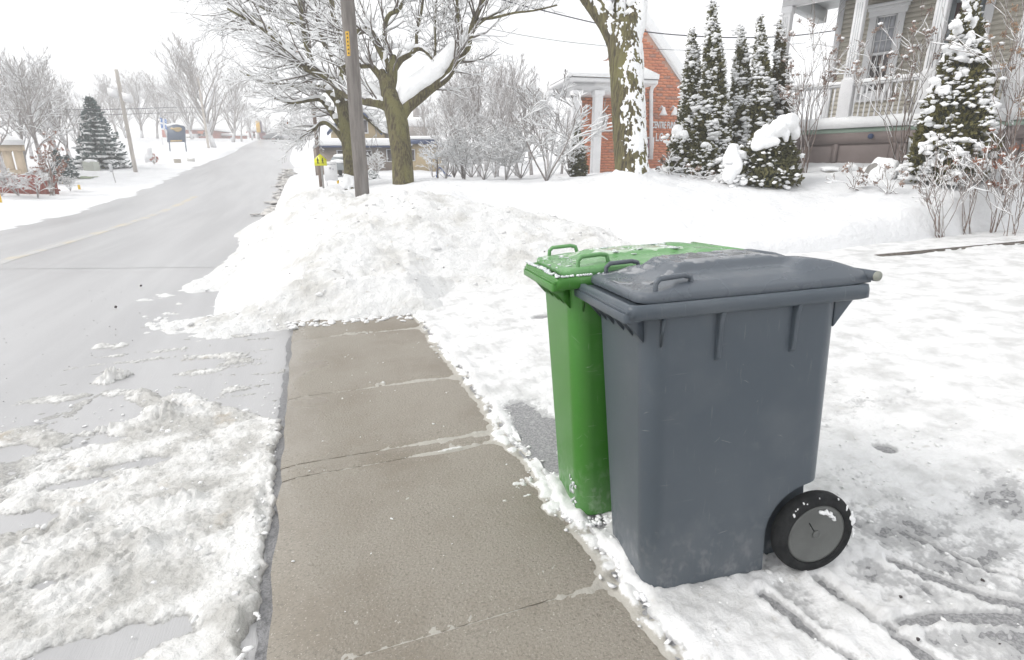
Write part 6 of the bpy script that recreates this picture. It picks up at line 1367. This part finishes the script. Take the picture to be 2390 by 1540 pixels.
# small things on the left bank
def board2(px0, py0, px1, py1, foot, d, label, m, name, legs=True):
    loc = base((px0+px1)/2, foot, d); Pc = at((px0+px1)/2, foot, d); T = thing(name, label, 'sign', loc); a, b = onplane(px0, py1, Pc, n_)-loc, onplane(px1, py0, Pc, n_)-loc; mb = MB(); mb.obox(a, u_*np.dot(b-a, u_), -n_*.06, ZZ*(b-a)[2]); mb.build('board', m, T)
    for x in (a, a+u_*(np.dot(b-a, u_)-.05)): mb = MB(); mb.obox(np.array([x[0], x[1], -.2])-n_*.07, u_*.05, -n_*.05, ZZ*(b[2]+.25)); mb.build('post', STEEL, T)
board2(437, 370, 452, 378, 384, 46, 'small white board on two posts on the left bank', mat('pale_board', (.62, .61, .58), None), 'lawn_board')
board2(339, 346, 351, 378, 384, 44, 'narrow white upright board right of the street pole', WHITE, 'upright_board')
loc = base(414, 390, 44); T = thing('grit_box', 'low tan box half buried in the left bank', 'box', loc); mb = MB(); mb.obox(-u_*.22-ZZ*.1, u_*.44, -n_*.3, ZZ*.36); mb.build('body', mat('tan_box', (.42, .38, .32), None), T, bevel=.02); mb = MB(); mb.obox(-u_*.24+ZZ*.262, u_*.48, -n_*.32, ZZ*.06); mb.build('lid', mat('tan_lid', (.5, .47, .42), None), T, bevel=.02)
headed_shrub('small reddish bush at the right of the narrow white board', 360, 384, 42, [(355, 366), (362, 363), (367, 370), (352, 374), (365, 376)], 81, 60, mat('orange_red_leaf', (.50, .12, .06), (.42, .12, .07), 5, .8), .3, leaf=1, r=.02, name='leafy_shrub')
loc = base(205, 436, 32); mb = MB(); mb.grid(np.array([[(a, b, gz(loc[0]+a, loc[1]+b)-loc[2]+.03) for b in np.linspace(-.9, .6, 8)] for a in np.linspace(-.45, .5, 8)])); o = mb.build('turf_patch', mat('bare_turf', (.22, .27, .16), (.3, .33, .24), 9, .9)); o.location = Vector(loc); tag(o, kind='structure')
# far buildings and cars at the top of the road
RB = mat('far_red_brick', (.42, .12, .09), (.36, .10, .08), 2, .85)
T, loc, pl, slab = panel_house(440, 331, 108, 'red_brick_hall', 'long low red brick hall behind the navy board sign')
slab('wall', 380, 303, 490, 335, 0, 8, RB); slab('roof_snow', 376, 296, 494, 303, -.6, 8.5, SNOWF, bevel=.2); w = slab('porch', 433, 312, 455, 333, -1.2, 0, WHITE); slab('opening', 436, 319, 452, 328, -1.25, -1.22, DGLASS, w)
for x in (462, 472): w = slab('window', x, 308, x+7, 318, -.05, .0, WHITE); slab('pane', x+1, 309, x+6, 317, -.08, -.055, DGLASS, w)
slab('orange_panel', 461, 306, 474, 312, -.12, -.09, mat('orange_panel', (.75, .25, .15), None))
T, loc, pl, slab = panel_house(548, 328, 112, 'red_shed', 'low red building between the far street trees'); slab('wall', 517, 317, 575, 332, 0, 6, mat('salmon_wall', (.55, .17, .12), None)); slab('roof_snow', 514, 311, 578, 317, -.5, 6.3, SNOWF, bevel=.2); slab('door', 538, 320, 544, 332, -.05, 0, WHITE)
T, loc, pl, slab = panel_house(592, 330, 112, 'red_house', 'red brick house with white porch under the yellow banner'); slab('wall', 577, 307, 608, 334, 0, 7, mat('maroon_brick', (.30, .10, .11), None)); slab('roof_snow', 573, 294, 612, 307, -.5, 7.3, SNOWF, bevel=.3)
for x in (579, 588, 598): slab('porch_post', x, 309, x+1.6, 334, -1.0, -.85, WHITE)
slab('porch_rail', 577, 322, 608, 325, -1.02, -.98, WHITE); w = slab('window', 590, 311, 596, 319, -.06, 0, WHITE); slab('pane', 591, 312, 595, 318, -.09, -.065, DGLASS, w)
T, loc, pl, slab = panel_house(603, 318, 104, 'yellow_banner_sign', 'tall yellow and purple banner sign at the top of the road', 'sign'); slab('banner', 599, 282, 605, 309, 0, .2, mat('banner_yellow', (.75, .45, .05), None)); slab('banner_edge', 605.1, 281, 608.5, 310, 0.02, .2, mat('banner_purple', (.12, .07, .12), None)); slab('post', 602, 309, 604, 334, .05, .15, STEEL)
T, loc, pl, slab = panel_house(680, 326, 125, 'grey_house', 'pale snow-roofed house at the end of the road'); slab('wall', 655, 305, 705, 332, 0, 7, mat('pale_wall', (.6, .58, .57), None)); slab('roof_snow', 650, 292, 710, 305, -.5, 7.5, SNOWF, bevel=.4)
for x in (662, 676, 690): w = slab('window', x, 311, x+6, 320, -.05, 0, WHITE); slab('pane', x+1, 312, x+5, 319, -.09, -.06, DGLASS, w)
car(638, 331, 106, 3.6, 'dark grey car on the far road crest', mat('far_car_grey', (.16, .17, .19), None, rough=.35), False, rz=2.6)
car(668, 330, 112, 3.4, 'pale car right of the dark one on the far crest', mat('far_car_pale', (.5, .5, .52), None, rough=.35), True, rz=2.7)
# ridge of gritty plowed slush along the far right road edge
mb = MB(); rng = np.random.RandomState(14)
for k in range(300):
    y = rng.uniform(20, 46); x = -1.15+rng.normal(0, .22)+.02*(y-20)*0; s_ = rng.uniform(.04, .13); blob(mb, (x, y, float(zr(y))+.0), (s_*1.5, s_*2, s_*.35), rng, ICO1, .6)
tag(mb.build('roadside_slush', mat('gritty_slush', (.66, .64, .615), (.52, .50, .475), 3, .8), smooth=True), kind='stuff')

# ------------------------------------------------------------------ winter haze in the air
HAZE = True
if HAZE:
    mb = MB(); mb.box((-260, -25, -1.4), (260, 420, 26)); hz = mb.build('haze', None); tag(hz, kind='stuff')
    m = bpy.data.materials.new('winter_haze'); m.use_nodes = True; nt = m.node_tree; nt.nodes.clear(); o = nt.nodes.new('ShaderNodeOutputMaterial'); v = nt.nodes.new('ShaderNodeVolumePrincipled')
    v.inputs['Color'].default_value = (1, 1, 1, 1); v.inputs['Density'].default_value = .0032; v.inputs['Anisotropy'].default_value = .2; nt.links.new(v.outputs[0], o.inputs['Volume']); hz.data.materials.append(m)
